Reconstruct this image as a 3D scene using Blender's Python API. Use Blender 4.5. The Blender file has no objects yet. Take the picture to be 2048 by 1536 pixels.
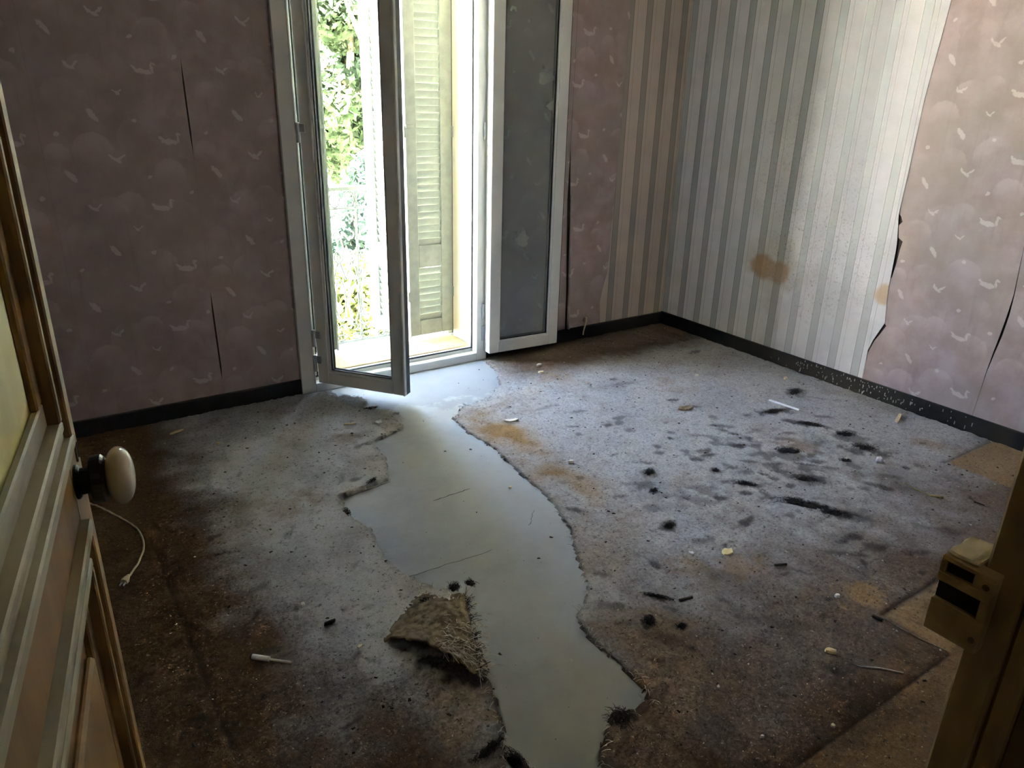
import bpy, bmesh, math, random
import numpy as np
from mathutils import Vector, Matrix, noise
from mathutils.geometry import tessellate_polygon

random.seed(7)
rng = np.random.default_rng(7)
sc = bpy.context.scene
COL = sc.collection

# ------------------------------------------------------------------ camera
F_PX, CX, CY = 1485.15, 1024.0, 768.0
YAW, PITCH, ROLL = math.radians(34.55), math.radians(21.49), math.radians(1.487)
CAM_H = 1.5
_f = Vector((math.sin(YAW)*math.cos(PITCH), math.cos(YAW)*math.cos(PITCH), -math.sin(PITCH)))
_r0 = Vector((math.cos(YAW), -math.sin(YAW), 0))
_u0 = _r0.cross(_f)
_r = math.cos(ROLL)*_r0 + math.sin(ROLL)*_u0
_u = -math.sin(ROLL)*_r0 + math.cos(ROLL)*_u0
cam_data = bpy.data.cameras.new('camera')
cam = bpy.data.objects.new('camera', cam_data)
COL.objects.link(cam)
cam.matrix_world = Matrix(((_r.x, _u.x, -_f.x, 0), (_r.y, _u.y, -_f.y, 0), (_r.z, _u.z, -_f.z, CAM_H), (0, 0, 0, 1)))
cam_data.sensor_width = 36.0
cam_data.lens = F_PX/2048*36
cam_data.clip_start = 0.02
cam_data.clip_end = 500
sc.camera = cam

# ------------------------------------------------------------------ world, sun, exposure
world = bpy.data.worlds.new('sky_world')
sc.world = world
world.use_nodes = True
wn = world.node_tree.nodes
wl = world.node_tree.links
wn.clear()
sky = wn.new('ShaderNodeTexSky')
sky.sky_type = 'NISHITA'
sky.sun_disc = False
SUN_AZ, SUN_EL = math.radians(158), math.radians(58)   # high summer sun behind the house
sky.sun_elevation = SUN_EL
sky.sun_rotation = SUN_AZ
sky.air_density = 1.0
sky.dust_density = 3.0
sky.ozone_density = 1.0
bgn = wn.new('ShaderNodeBackground')
bgn.inputs['Strength'].default_value = 0.9
haze = wn.new('ShaderNodeMix')            # bright hazy sky: clear-sky gradient veiled with white
haze.data_type = 'RGBA'
haze.inputs[0].default_value = 0.15
haze.inputs[7].default_value = (6.2, 6.3, 6.4, 1)
wo = wn.new('ShaderNodeOutputWorld')
wl.new(sky.outputs[0], haze.inputs[6])
wl.new(haze.outputs[2], bgn.inputs[0])
wl.new(bgn.outputs[0], wo.inputs[0])

sun_d = bpy.data.lights.new('sun', 'SUN')
sun_d.energy = 125.0
sun_d.color = (1.0, 0.965, 0.91)
sun_d.angle = math.radians(0.6)
sun = bpy.data.objects.new('sun', sun_d)
COL.objects.link(sun)
sun.rotation_euler = Vector((-math.sin(SUN_AZ)*math.cos(SUN_EL), -math.cos(SUN_AZ)*math.cos(SUN_EL), -math.sin(SUN_EL))).to_track_quat('-Z', 'Y').to_euler()

portal_d = bpy.data.lights.new('window_portal', 'AREA')
portal_d.shape = 'RECTANGLE'
portal_d.size, portal_d.size_y = 1.0, 2.32
portal_d.cycles.is_portal = True
portal = bpy.data.objects.new('window_portal', portal_d)
COL.objects.link(portal)
portal.location = (1.72, 4.01, 1.22)
portal.rotation_euler = (math.radians(-90), 0, 0)

sc.view_settings.view_transform = 'Standard'
sc.view_settings.look = 'None'
sc.view_settings.gamma = 1.0
sc.view_settings.use_curve_mapping = False
sc.view_settings.exposure = 3.48
sc.cycles.max_bounces = 14
sc.cycles.diffuse_bounces = 7
sc.cycles.glossy_bounces = 5
sc.cycles.transparent_max_bounces = 24
sc.cycles.caustics_reflective = False
sc.cycles.caustics_refractive = False
sc.cycles.sample_clamp_indirect = 6.0
sc.cycles.use_denoising = True

# added warm fill light behind the camera, unseen, no fitting built
fill_d = bpy.data.lights.new('corridor_fill', 'POINT')
fill_d.energy = 0.15
fill_d.color = (1.0, 0.85, 0.58)
fill_d.shadow_soft_size = 0.12
fill_lamp = bpy.data.objects.new('corridor_fill', fill_d)
COL.objects.link(fill_lamp)
fill_lamp.location = (0.45, -0.75, 2.15)

# ------------------------------------------------------------------ helpers
def ray(u, v):
    return _r*((u-CX)/F_PX) - _u*((v-CY)/F_PX) + _f

def fl(u, v, z=0.0):
    """point of the floor (height z) seen at a pixel of the photograph"""
    d = ray(u, v)
    t = (z-CAM_H)/d.z
    return Vector((d.x*t, d.y*t, z))

def wallpt(u, v, ax, val):
    d = ray(u, v)
    t = val/d[ax]
    return Vector((d.x*t, d.y*t, CAM_H+d.z*t))

def lin(r, g, b):
    def c(x):
        x /= 255.0
        return x/12.92 if x <= 0.04045 else ((x+0.055)/1.055)**2.4
    return (c(r), c(g), c(b), 1.0)

def sstep(a, b, x):
    t = np.clip((x-a)/(b-a), 0, 1)
    return t*t*(3-2*t)

def link(o, parent=None):
    COL.objects.link(o)
    if parent is not None:
        o.parent = parent
    return o

def tag(o, label=None, cat=None, group=None, kind=None):
    if label: o['label'] = label
    if cat: o['category'] = cat
    if group: o['group'] = group
    if kind: o['kind'] = kind
    return o

def empty(name, loc=(0, 0, 0), rz=0.0, parent=None):
    o = bpy.data.objects.new(name, None)
    o.empty_display_size = 0.05
    link(o, parent)
    o.location = loc
    o.rotation_euler = (0, 0, rz)
    return o

def obj(name, bm, m, parent=None, smooth=False, loc=None, rot=None):
    me = bpy.data.meshes.new(name)
    bmesh.ops.recalc_face_normals(bm, faces=bm.faces[:])
    bm.to_mesh(me)
    bm.free()
    if smooth:
        me.polygons.foreach_set('use_smooth', [True]*len(me.polygons))
    if m is not None:
        for mm in (m if isinstance(m, (list, tuple)) else [m]):
            me.materials.append(mm)
    o = bpy.data.objects.new(name, me)
    link(o, parent)
    if loc is not None: o.location = loc
    if rot is not None: o.rotation_euler = rot
    return o

def box(bm, x0, x1, y0, y1, z0, z1, bev=0.0, mi=0):
    vs = [bm.verts.new(p) for p in ((x0, y0, z0), (x1, y0, z0), (x1, y1, z0), (x0, y1, z0),
                                    (x0, y0, z1), (x1, y0, z1), (x1, y1, z1), (x0, y1, z1))]
    fs = [bm.faces.new([vs[i] for i in q]) for q in ((0, 3, 2, 1), (4, 5, 6, 7), (0, 1, 5, 4), (1, 2, 6, 5), (2, 3, 7, 6), (3, 0, 4, 7))]
    for f in fs: f.material_index = mi
    if bev > 0:
        es = list({e for f in fs for e in f.edges})
        bmesh.ops.bevel(bm, geom=es, offset=bev, segments=1, affect='EDGES', profile=0.5)
    return vs

def boxobj(name, dims, m, parent=None, bev=0.0, **k):
    bm = bmesh.new()
    box(bm, *dims, bev=bev)
    return obj(name, bm, m, parent, **k)

def tube(bm, pts, r, n=8, closed=False, taper=None):
    pts = [Vector(p) for p in pts]
    N = len(pts)
    rings = []
    up = Vector((0, 0, 1))
    for i, p in enumerate(pts):
        if closed:
            d = pts[(i+1) % N]-pts[i-1]
        else:
            d = pts[min(i+1, N-1)]-pts[max(i-1, 0)]
        d.normalize()
        ref = up if abs(d.z) < 0.9 else Vector((1, 0, 0))
        a = d.cross(ref).normalized()
        b = d.cross(a).normalized()
        rr = r if taper is None else r*taper[i]
        rings.append([bm.verts.new(p + a*(rr*math.cos(2*math.pi*k/n)) + b*(rr*math.sin(2*math.pi*k/n))) for k in range(n)])
    for i in range(N if closed else N-1):
        A, B = rings[i], rings[(i+1) % N]
        # ring frames may twist: choose offset that keeps vertices near each other
        off = min(range(n), key=lambda o: (A[0].co-B[o].co).length)
        for k in range(n):
            try:
                bm.faces.new((A[k], A[(k+1) % n], B[(k+1+off) % n], B[(k+off) % n]))
            except ValueError:
                pass
    if not closed:
        bm.faces.new(rings[0][::-1])
        bm.faces.new(rings[-1])

def lathe(bm, prof, n=24, mat=None):
    """prof: list of (radius, height) revolved about local z, then moved by mat"""
    mat = mat or Matrix.Identity(4)
    rings = []
    for r, h in prof:
        rings.append([bm.verts.new(mat @ Vector((r*math.cos(2*math.pi*k/n), r*math.sin(2*math.pi*k/n), h))) for k in range(n)])
    for A, B in zip(rings, rings[1:]):
        for k in range(n):
            bm.faces.new((A[k], A[(k+1) % n], B[(k+1) % n], B[k]))
    bm.faces.new(rings[0][::-1])
    bm.faces.new(rings[-1])

def frame_bars(bm, s0, s1, z0, z1, w, t0, t1, sgn=1, bev=0.0, wb=None):
    """rectangular frame in the local x-z plane, bar width w, thickness t0..t1 along y"""
    wb = wb or w
    def bx(a, b, c, d):
        a, b = sorted((sgn*a, sgn*b))
        box(bm, a, b, t0, t1, c, d, bev)
    bx(s0, s0+w, z0, z1)
    bx(s1-w, s1, z0, z1)
    bx(s0+w, s1-w, z0, z0+wb)
    bx(s0+w, s1-w, z1-w, z1)

def prism(bm, poly, ax, a0, a1):
    """poly of (u, z) points extruded along world axis ax between a0 and a1 (u is the other horizontal axis)"""
    def P(u, z, a): return (a, u, z) if ax == 0 else (u, a, z)
    A = [bm.verts.new(P(u, z, a0)) for u, z in poly]
    B = [bm.verts.new(P(u, z, a1)) for u, z in poly]
    n = len(poly)
    for i in range(n):
        bm.faces.new((A[i], A[(i+1) % n], B[(i+1) % n], B[i]))
    for a, b, c in tessellate_polygon([[Vector((u, z, 0)) for u, z in poly]]):
        bm.faces.new((A[a], A[b], A[c])); bm.faces.new((B[c], B[b], B[a]))

# ------------------------------------------------------------------ node helper
class NT:
    def __init__(self, name):
        self.m = bpy.data.materials.new(name)
        self.m.use_nodes = True
        self.t = self.m.node_tree
        self.n = self.t.nodes
        self.n.clear()
        self.out = self.n.new('ShaderNodeOutputMaterial')
    def lk(self, a, b): self.t.links.new(a, b)
    def put(self, sock, v):
        if isinstance(v, bpy.types.NodeSocket): self.lk(v, sock)
        elif v is not None: sock.default_value = v
    def math(self, op, a, b=None, c=None, clamp=False):
        n = self.n.new('ShaderNodeMath'); n.operation = op; n.use_clamp = clamp
        for i, v in enumerate((a, b, c)):
            if v is not None: self.put(n.inputs[i], v)
        return n.outputs[0]
    def mix(self, f, a, b, mode='MIX'):
        n = self.n.new('ShaderNodeMix'); n.data_type = 'RGBA'; n.blend_type = mode
        self.put(n.inputs[0], f); self.put(n.inputs[6], a); self.put(n.inputs[7], b)
        return n.outputs[2]
    def sm(self, x, a, b, lo=0.0, hi=1.0):
        n = self.n.new('ShaderNodeMapRange'); n.interpolation_type = 'SMOOTHSTEP'
        self.put(n.inputs[0], x)
        n.inputs[1].default_value = a; n.inputs[2].default_value = b
        n.inputs[3].default_value = lo; n.inputs[4].default_value = hi
        return n.outputs[0]
    def coord(self, kind='Object'):
        return self.n.new('ShaderNodeTexCoord').outputs[kind]
    def mapping(self, vec, scale=(1, 1, 1), loc=(0, 0, 0)):
        n = self.n.new('ShaderNodeMapping'); self.lk(vec, n.inputs[0])
        n.inputs['Scale'].default_value = scale; n.inputs['Location'].default_value = loc
        return n.outputs[0]
    def noise(self, vec, scale, detail=4, rough=0.55, col=False):
        n = self.n.new('ShaderNodeTexNoise')
        if vec is not None: self.lk(vec, n.inputs['Vector'])
        n.inputs['Scale'].default_value = scale; n.inputs['Detail'].default_value = detail
        n.inputs['Roughness'].default_value = rough
        return n.outputs[1 if col else 0]
    def voronoi(self, vec, scale, out=0, feature='F1'):
        n = self.n.new('ShaderNodeTexVoronoi'); n.feature = feature
        self.lk(vec, n.inputs['Vector']); n.inputs['Scale'].default_value = scale
        return n.outputs[out]
    def sep(self, vec):
        n = self.n.new('ShaderNodeSeparateXYZ'); self.lk(vec, n.inputs[0]); return n.outputs
    def comb(self, x, y, z=0.0):
        n = self.n.new('ShaderNodeCombineXYZ')
        self.put(n.inputs[0], x); self.put(n.inputs[1], y); self.put(n.inputs[2], z)
        return n.outputs[0]
    def bump(self, h, strength=0.3, dist=0.01):
        n = self.n.new('ShaderNodeBump'); n.inputs['Strength'].default_value = strength
        n.inputs['Distance'].default_value = dist; self.lk(h, n.inputs['Height'])
        return n.outputs[0]
    def bsdf(self, col, rough=0.6, metal=0.0, spec=0.5, normal=None):
        n = self.n.new('ShaderNodeBsdfPrincipled')
        self.put(n.inputs['Base Color'], col); self.put(n.inputs['Roughness'], rough)
        self.put(n.inputs['Metallic'], metal); self.put(n.inputs['Specular IOR Level'], spec)
        if normal is not None: self.lk(normal, n.inputs['Normal'])
        self.lk(n.outputs[0], self.out.inputs[0])
        return n

def noisy(name, c1, c2, scale=8, rough=0.6, bump=0.15, bscale=None, bdist=0.004, spec=0.4, metal=0.0, detail=5, stretch=(1, 1, 1), lo=0.35, hi=0.65):
    t = NT(name)
    v = t.mapping(t.coord(), stretch)
    f = t.sm(t.noise(v, scale, detail), lo, hi)
    nb = t.bump(t.noise(v, bscale or scale*6, 4), bump, bdist) if bump else None
    t.bsdf(t.mix(f, c1, c2), rough, metal, spec, nb)
    return t.m

# ------------------------------------------------------------------ materials
def wallpaper_mauve(name, ax, sign, off):
    """mauve paper with printed cloud puffs, swans and gulls; u runs along the wall, v is height"""
    t = NT(name)
    co = t.coord()
    s = t.sep(co)
    u = t.math('ADD', t.math('MULTIPLY', s[ax], sign), off)
    wob = t.noise(co, 55, 3)
    wob2 = t.noise(t.mapping(co, loc=(3, 7, 1)), 55, 3)
    uu = t.math('ADD', u, t.math('MULTIPLY', t.math('SUBTRACT', wob, 0.5), 0.02))
    vv = t.math('ADD', s[2], t.math('MULTIPLY', t.math('SUBTRACT', wob2, 0.5), 0.02))
    um = t.math('WRAP', uu, 0.57, 0.0)
    vm = t.math('WRAP', vv, 0.55, 0.0)
    def ell(cu, cv, ru, rv, ang):
        c, sn = math.cos(ang), math.sin(ang)
        du = t.math('SUBTRACT', um, cu); dv = t.math('SUBTRACT', vm, cv)
        a = t.math('ADD', t.math('MULTIPLY', du, c/ru), t.math('MULTIPLY', dv, sn/ru))
        b = t.math('ADD', t.math('MULTIPLY', du, -sn/rv), t.math('MULTIPLY', dv, c/rv))
        return t.sm(t.math('ADD', t.math('MULTIPLY', a, a), t.math('MULTIPLY', b, b)), 1.15, 0.6)
    es = []
    for (cu, cv) in ((0.41, 0.44), (0.475, 0.165)):
        es += [ell(cu, cv, 0.036, 0.012, -0.1), ell(cu-0.028, cv+0.012, 0.018, 0.006, -0.6), ell(cu+0.036, cv+0.014, 0.006, 0.02, 0.15),
               ell(cu+0.041, cv+0.031, 0.011, 0.006, -0.3)]
    for (cu, cv, k) in ((0.26, 0.095, 1.0), (0.15, 0.45, 0.8), (0.30, 0.355, 0.6)):
        es += [ell(cu, cv, 0.022*k, 0.008*k, -0.5), ell(cu+0.022*k, cv+0.012*k, 0.02*k, 0.006*k, 0.7), ell(cu-0.02*k, cv+0.016*k, 0.012*k, 0.005*k, -1.0)]
    for (cu, cv) in ((0.2, 0.27), (0.085, 0.035)):
        es += [ell(cu, cv, 0.032, 0.011, -0.9)]
    for (cu, cv) in ((0.06, 0.2), (0.35, 0.25), (0.38, 0.02), (0.54, 0.5)):
        es += [ell(cu, cv, 0.011, 0.008, 0.3)]
    m = es[0]
    for e in es[1:]: m = t.math('MAXIMUM', m, e)
    # cloud puffs, brighter along their domed top
    puff = None
    for (cu, cv, r) in ((0.2, 0.42, 0.085), (0.1, 0.34, 0.075), (0.36, 0.18, 0.09), (0.29, 0.46, 0.06), (0.18, 0.13, 0.08), (0.48, 0.4, 0.075), (0.46, 0.03, 0.07), (0.05, 0.12, 0.05)):
        du = t.math('SUBTRACT', um, cu); dv = t.math('SUBTRACT', vm, cv)
        rr = t.math('SQRT', t.math('ADD', t.math('MULTIPLY', du, du), t.math('MULTIPLY', dv, dv)))
        k = t.math('MULTIPLY', t.sm(rr, r, r*0.88), t.sm(dv, -r*0.7, r*0.8))
        puff = k if puff is None else t.math('MAXIMUM', puff, k)
    mott = t.sm(t.noise(co, 7, 5, 0.6), 0.3, 0.7)
    base = t.mix(mott, lin(155, 137, 134), lin(176, 160, 162))
    tint = t.sm(t.noise(t.mapping(co, loc=(9, 2, 4)), 2.2, 3), 0.38, 0.62)
    base = t.mix(t.math('MULTIPLY', tint, 0.45), base, lin(156, 147, 142))
    base = t.mix(t.math('MULTIPLY', t.math('MULTIPLY', puff, t.sm(t.noise(t.mapping(co, loc=(2, 2, 8)), 5, 2), 0.35, 0.65)), 0.32), base, lin(206, 192, 198))
    col = t.mix(t.math('MULTIPLY', m, 0.42), base, lin(224, 218, 222))
    dirt = t.sm(t.noise(t.mapping(co, (6, 6, 0.8)), 4, 4), 0.55, 0.8)
    col = t.mix(t.math('MULTIPLY', dirt, 0.25), col, lin(118, 104, 95))
    t.bsdf(col, 0.55, 0, 0.35, t.bump(t.noise(co, 40, 4), 0.12, 0.006))
    return t.m

def wallpaper_stripe(name, ax, sign, off, stains=False):
    t = NT(name)
    co = t.coord()
    s = t.sep(co)
    u = t.math('ADD', t.math('MULTIPLY', s[ax], sign), off)
    p = t.math('DIVIDE', t.math('WRAP', u, 0.1455, 0.0), 0.1455)
    def band(a, b, w):
        return t.math('MULTIPLY', t.sm(p, a-w, a+w), t.sm(p, b+w, b-w))
    satin = band(0.10, 0.41, 0.008)
    lines = t.math('MAXIMUM', t.math('MAXIMUM', band(0.088, 0.112, 0.008), band(0.402, 0.426, 0.008)), band(0.60, 0.612, 0.006))
    light = t.math('MAXIMUM', band(0.04, 0.075, 0.01), band(0.44, 0.47, 0.01))
    paper = t.mix(t.sm(t.noise(co, 9, 4), 0.3, 0.7), lin(224, 223, 224), lin(234, 232, 234))
    col = t.mix(satin, paper, lin(184, 188, 189))
    col = t.mix(t.math('MULTIPLY', light, 0.5), col, lin(240, 239, 238))
    col = t.mix(t.math('MULTIPLY', lines, 0.7), col, lin(84, 82, 78))
    if not stains:     # shade of the window wall put into the paper colour: browner, darker
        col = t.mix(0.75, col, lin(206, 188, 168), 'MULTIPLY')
    if stains:
        nz = t.noise(co, 6, 4)
        def blot(cu, cv, r):
            du = t.math('SUBTRACT', s[ax], cu); dv = t.math('SUBTRACT', s[2], cv)
            rr = t.math('SQRT', t.math('ADD', t.math('MULTIPLY', du, du), t.math('MULTIPLY', dv, dv)))
            return t.sm(t.math('ADD', rr, t.math('MULTIPLY', t.math('SUBTRACT', nz, 0.5), r*1.3)), r, r*0.55)
        b1 = t.math('MAXIMUM', blot(2.80, 0.56, 0.105), blot(2.67, 0.545, 0.085))
        halo = blot(2.72, 0.56, 0.24)
        b2 = blot(2.02, 0.56, 0.075)
        col = t.mix(t.math('MULTIPLY', halo, 0.30), col, lin(172, 160, 128))
        col = t.mix(t.math('MULTIPLY', b1, 0.75), col, lin(168, 128, 78))
        col = t.mix(t.math('MULTIPLY', b2, 0.75), col, lin(190, 152, 104))
        wet = blot(2.42, 0.33, 0.4)
        col = t.mix(t.math('MULTIPLY', wet, 0.4), col, lin(164, 160, 160))
        zone = t.math('MAXIMUM', blot(2.45, 0.68, 0.42), t.math('MULTIPLY', blot(2.62, 1.15, 0.5), 0.5))
        sp = t.sm(t.noise(co, 70, 4, 0.75), 0.54, 0.64)
        col = t.mix(t.math('MULTIPLY', t.math('MULTIPLY', sp, zone), 0.5), col, lin(112, 102, 92))
        sp2 = t.sm(t.voronoi(co, 16), 0.10, 0.05)
        col = t.mix(t.math('MULTIPLY', t.math('MULTIPLY', sp2, zone), 0.6), col, lin(96, 90, 84))
    rough = t.math('SUBTRACT', 0.6, t.math('MULTIPLY', satin, 0.12))
    t.bsdf(col, rough, t.math('MULTIPLY', satin, 0.08), 0.5, t.bump(t.noise(co, 30, 4), 0.08, 0.006))
    return t.m

M = {}
M['mauve_right'] = wallpaper_mauve('mauve_paper_right', 1, -1.0, 2.03+0.57*4)
M['mauve_far'] = wallpaper_mauve('mauve_paper_far', 0, 1.0, -0.18+0.57*4)
M['stripe_right'] = wallpaper_stripe('striped_paper_right', 1, -1.0, 2.867+0.1455*9, True)
M['stripe_far_shaded'] = wallpaper_stripe('striped_paper_far_shaded', 0, 1.0, -3.2+0.1455*30)
M['plaster_dark'] = noisy('shaded_gap_plaster', lin(38, 32, 28), lin(52, 45, 39), 12, 0.9, 0.3)  # near black, so the shade in the tear gaps is in the colour
M['ceiling'] = noisy('ceiling_paint', lin(150, 144, 132), lin(164, 158, 146), 3, 0.9, 0.1)
M['black_base'] = noisy('black_baseboard_paint', lin(20, 19, 20), lin(30, 28, 29), 14, 0.45, 0.2, spec=0.3)
M['cream_paint'] = noisy('cream_reveal_paint', lin(240, 234, 212), lin(244, 238, 218), 10, 0.6, 0.05)
M['pvc'] = noisy('white_plastic_profile', lin(222, 224, 221), lin(228, 230, 227), 4, 0.35, 0.0, spec=0.5)
M['gasket'] = noisy('dark_rubber_gasket', lin(30, 34, 36), lin(40, 44, 46), 30, 0.6, 0.1)
M['sash_edge'] = noisy('dark_sash_edge', lin(56, 60, 60), lin(66, 70, 70), 20, 0.5, 0.0)
M['hinge'] = noisy('hinge_metal', lin(190, 194, 198), lin(206, 210, 214), 30, 0.3, 0.0, metal=0.6)
M['shutter'] = noisy('pale_green_shutter_paint', lin(146, 153, 144), lin(158, 165, 155), 18, 0.5, 0.1)
M['sill'] = noisy('ochre_stone_sill', lin(196, 172, 128), lin(214, 192, 150), 14, 0.8, 0.2)
M['stone'] = noisy('pale_stone', lin(208, 206, 196), lin(222, 220, 210), 9, 0.85, 0.2)
M['iron'] = noisy('painted_iron', lin(92, 96, 88), lin(108, 112, 102), 25, 0.5, 0.1)
M['facade'] = noisy('outer_facade', lin(214, 206, 190), lin(224, 216, 200), 6, 0.9, 0.2)
M['bounce_facade_white'] = noisy('bounce_house_white_render', lin(236, 232, 224), lin(242, 239, 232), 1, 0.9, 0.1)
M['roof'] = noisy('bounce_house_pale_tile_roof', lin(176, 164, 150), lin(196, 184, 170), 3, 0.85, 0.4)
M['dark_pane'] = noisy('dark_window_pane', lin(60, 66, 70), lin(74, 80, 84), 3, 0.15, 0.0)
M['door_yellow'] = noisy('yellowed_door_panel_paint', lin(206, 192, 104), lin(220, 208, 124), 3.5, 0.45, 0.12, stretch=(3, 3, 0.6))
M['door_tan'] = noisy('tan_door_paint', lin(138, 103, 60), lin(156, 122, 74), 4, 0.5, 0.15, stretch=(3, 3, 0.5))
M['door_mould'] = noisy('pale_lit_moulding_paint', lin(190, 180, 150), lin(160, 146, 116), 9, 0.5, 0.15, stretch=(0.6, 0.6, 3))
M['jamb'] = noisy('brown_cream_frame_paint', lin(150, 122, 82), lin(172, 142, 98), 5, 0.6, 0.2, stretch=(3, 3, 0.6))
M['jamb_rough'] = noisy('scuffed_frame_paint', lin(96, 78, 52), lin(124, 102, 68), 7, 0.8, 0.4)
M['keeper'] = noisy('cream_painted_iron', lin(186, 156, 110), lin(160, 130, 88), 22, 0.55, 0.3)
M['chip_cream'] = noisy('flaked_cream_paint', lin(216, 204, 170), lin(228, 218, 190), 40, 0.7, 0.3)
M['black'] = noisy('black_hole', lin(10, 9, 8), lin(16, 14, 12), 20, 0.8, 0.0)
M['black_knob'] = noisy('black_turned_collar', lin(14, 14, 14), lin(22, 22, 22), 20, 0.35, 0.0)
M['porcelain'] = noisy('ivory_porcelain', lin(206, 194, 172), lin(196, 182, 158), 12, 0.12, 0.0, spec=0.6)
M['brass'] = noisy('old_brass', lin(120, 98, 66), lin(84, 64, 40), 60, 0.4, 0.2, metal=0.6)
M['white_plastic'] = noisy('white_plastic', lin(222, 224, 230), lin(232, 234, 238), 30, 0.35, 0.0)
M['cord'] = noisy('cream_cord', lin(190, 172, 140), lin(204, 188, 158), 40, 0.5, 0.0)
M['fleck'] = noisy('grey_white_fleck', lin(150, 148, 150), lin(176, 174, 176), 40, 0.8, 0.0)
M['paper_white'] = noisy('white_paper', lin(220, 216, 204), lin(234, 230, 220), 40, 0.8, 0.2)
M['chip_yellow'] = noisy('yellow_plaster', lin(214, 194, 142), lin(226, 210, 164), 50, 0.8, 0.3)
M['twig'] = noisy('dry_twig', lin(150, 140, 92), lin(112, 98, 62), 40, 0.8, 0.3)
M['dark_twig'] = noisy('dark_wood', lin(38, 32, 27), lin(54, 45, 36), 40, 0.7, 0.3)
M['fluff'] = noisy('black_fluff', lin(40, 38, 40), lin(66, 62, 62), 60, 0.95, 0.2, spec=0.1)
M['fibre'] = noisy('pale_jute_fibre', lin(206, 202, 192), lin(160, 150, 134), 60, 0.9, 0.0, spec=0.1)
M['grit_dark'] = noisy('dark_grit', lin(52, 46, 42), lin(80, 72, 64), 30, 0.9, 0.0, spec=0.1)
M['grit_light'] = noisy('pale_grit', lin(170, 162, 148), lin(200, 192, 176), 30, 0.9, 0.0, spec=0.1)
M['bark'] = noisy('tree_bark', lin(96, 82, 64), lin(124, 108, 86), 9, 0.9, 0.4)
M['grass'] = noisy('dry_sunlit_grass', lin(204, 202, 180), lin(218, 216, 198), 0.6, 0.95, 0.3, bscale=6, bdist=0.05)
def leafmat(name, c1, c2):
    t = NT(name)
    oi = t.n.new('ShaderNodeObjectInfo')
    f = t.sm(t.noise(t.coord(), 2.5, 4), 0.3, 0.7)
    d = t.n.new('ShaderNodeBsdfDiffuse'); tr = t.n.new('ShaderNodeBsdfTranslucent'); mx = t.n.new('ShaderNodeMixShader')
    c = t.mix(f, c1, c2)
    t.lk(c, d.inputs[0]); t.lk(c, tr.inputs[0]); mx.inputs[0].default_value = 0.4
    t.lk(d.outputs[0], mx.inputs[1]); t.lk(tr.outputs[0], mx.inputs[2]); t.lk(mx.outputs[0], t.out.inputs[0])
    return t.m
M['leaf_a'] = leafmat('leaf_mid_green', lin(36, 48, 30), lin(60, 70, 50))
M['leaf_b'] = leafmat('leaf_blue_green', lin(34, 48, 42), lin(54, 66, 58))
M['leaf_c'] = leafmat('leaf_yellow_green', lin(52, 58, 30), lin(72, 76, 46))

def glassmat(name, tint, dirt):
    t = NT(name)
    tr = t.n.new('ShaderNodeBsdfTransparent'); tr.inputs[0].default_value = tint
    gl = t.n.new('ShaderNodeBsdfGlossy'); gl.inputs['Roughness'].default_value = 0.02
    df = t.n.new('ShaderNodeBsdfDiffuse'); df.inputs[0].default_value = lin(205, 212, 206)
    fr = t.n.new('ShaderNodeFresnel'); fr.inputs[0].default_value = 1.5
    m1 = t.n.new('ShaderNodeMixShader'); m2 = t.n.new('ShaderNodeMixShader')
    t.lk(t.math('MULTIPLY', t.sm(t.noise(t.coord(), 3, 4), 0.2, 0.9, 0.85, 1.15), dirt), m2.inputs[0])
    t.lk(fr.outputs[0], m1.inputs[0]); t.lk(tr.outputs[0], m1.inputs[1]); t.lk(gl.outputs[0], m1.inputs[2])
    t.lk(m1.outputs[0], m2.inputs[1]); t.lk(df.outputs[0], m2.inputs[2]); t.lk(m2.outputs[0], t.out.inputs[0])
    return t.m
M['glass'] = glassmat('dusty_window_glass', (0.975, 0.992, 0.985, 1), 0.03)
M['glass_grey'] = glassmat('grey_window_glass', (0.84, 0.87, 0.88, 1), 0.3)

def concretemat():
    t = NT('bare_screed')
    co = t.coord()
    a = t.sm(t.noise(co, 1.6, 6, 0.6), 0.32, 0.68)
    b = t.sm(t.noise(t.mapping(co, loc=(4, 4, 0)), 14, 6, 0.65), 0.3, 0.75)
    c = t.mix(a, lin(172, 180, 183), lin(152, 159, 162))
    c = t.mix(t.math('MULTIPLY', b, 0.35), c, lin(180, 188, 193))
    sp = t.sm(t.noise(co, 120, 2), 0.70, 0.76)
    c = t.mix(t.math('MULTIPLY', sp, 0.5), c, lin(80, 76, 68))
    yw = t.math('ADD', t.sep(co)[1], t.math('MULTIPLY', t.math('SUBTRACT', t.noise(t.mapping(co, loc=(6, 2, 0)), 5, 5, 0.65), 0.5), 1.1))
    c = t.mix(t.math('MULTIPLY', t.sm(yw, 3.02, 3.12), 0.7), c, lin(132, 139, 146))    # old glue film by the window, also darkened to offset strong window light
    ys = t.math('ADD', t.sep(co)[1], t.math('MULTIPLY', t.noise(co, 3, 4), 0.8))
    c = t.mix(t.math('MULTIPLY', t.sm(ys, 2.0, 1.2), 0.6), c, lin(112, 108, 92))     # trodden-in dirt plus painted light falloff toward the doorway
    tan = t.sm(t.noise(t.mapping(co, loc=(1, 9, 0)), 2.3, 4), 0.52, 0.7)
    c = t.mix(t.math('MULTIPLY', tan, 0.35), c, lin(168, 160, 140))
    t.bsdf(c, 0.62, 0, 0.35, t.bump(t.noise(co, 60, 5), 0.15, 0.003))
    return t.m
M['screed'] = concretemat()

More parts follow.
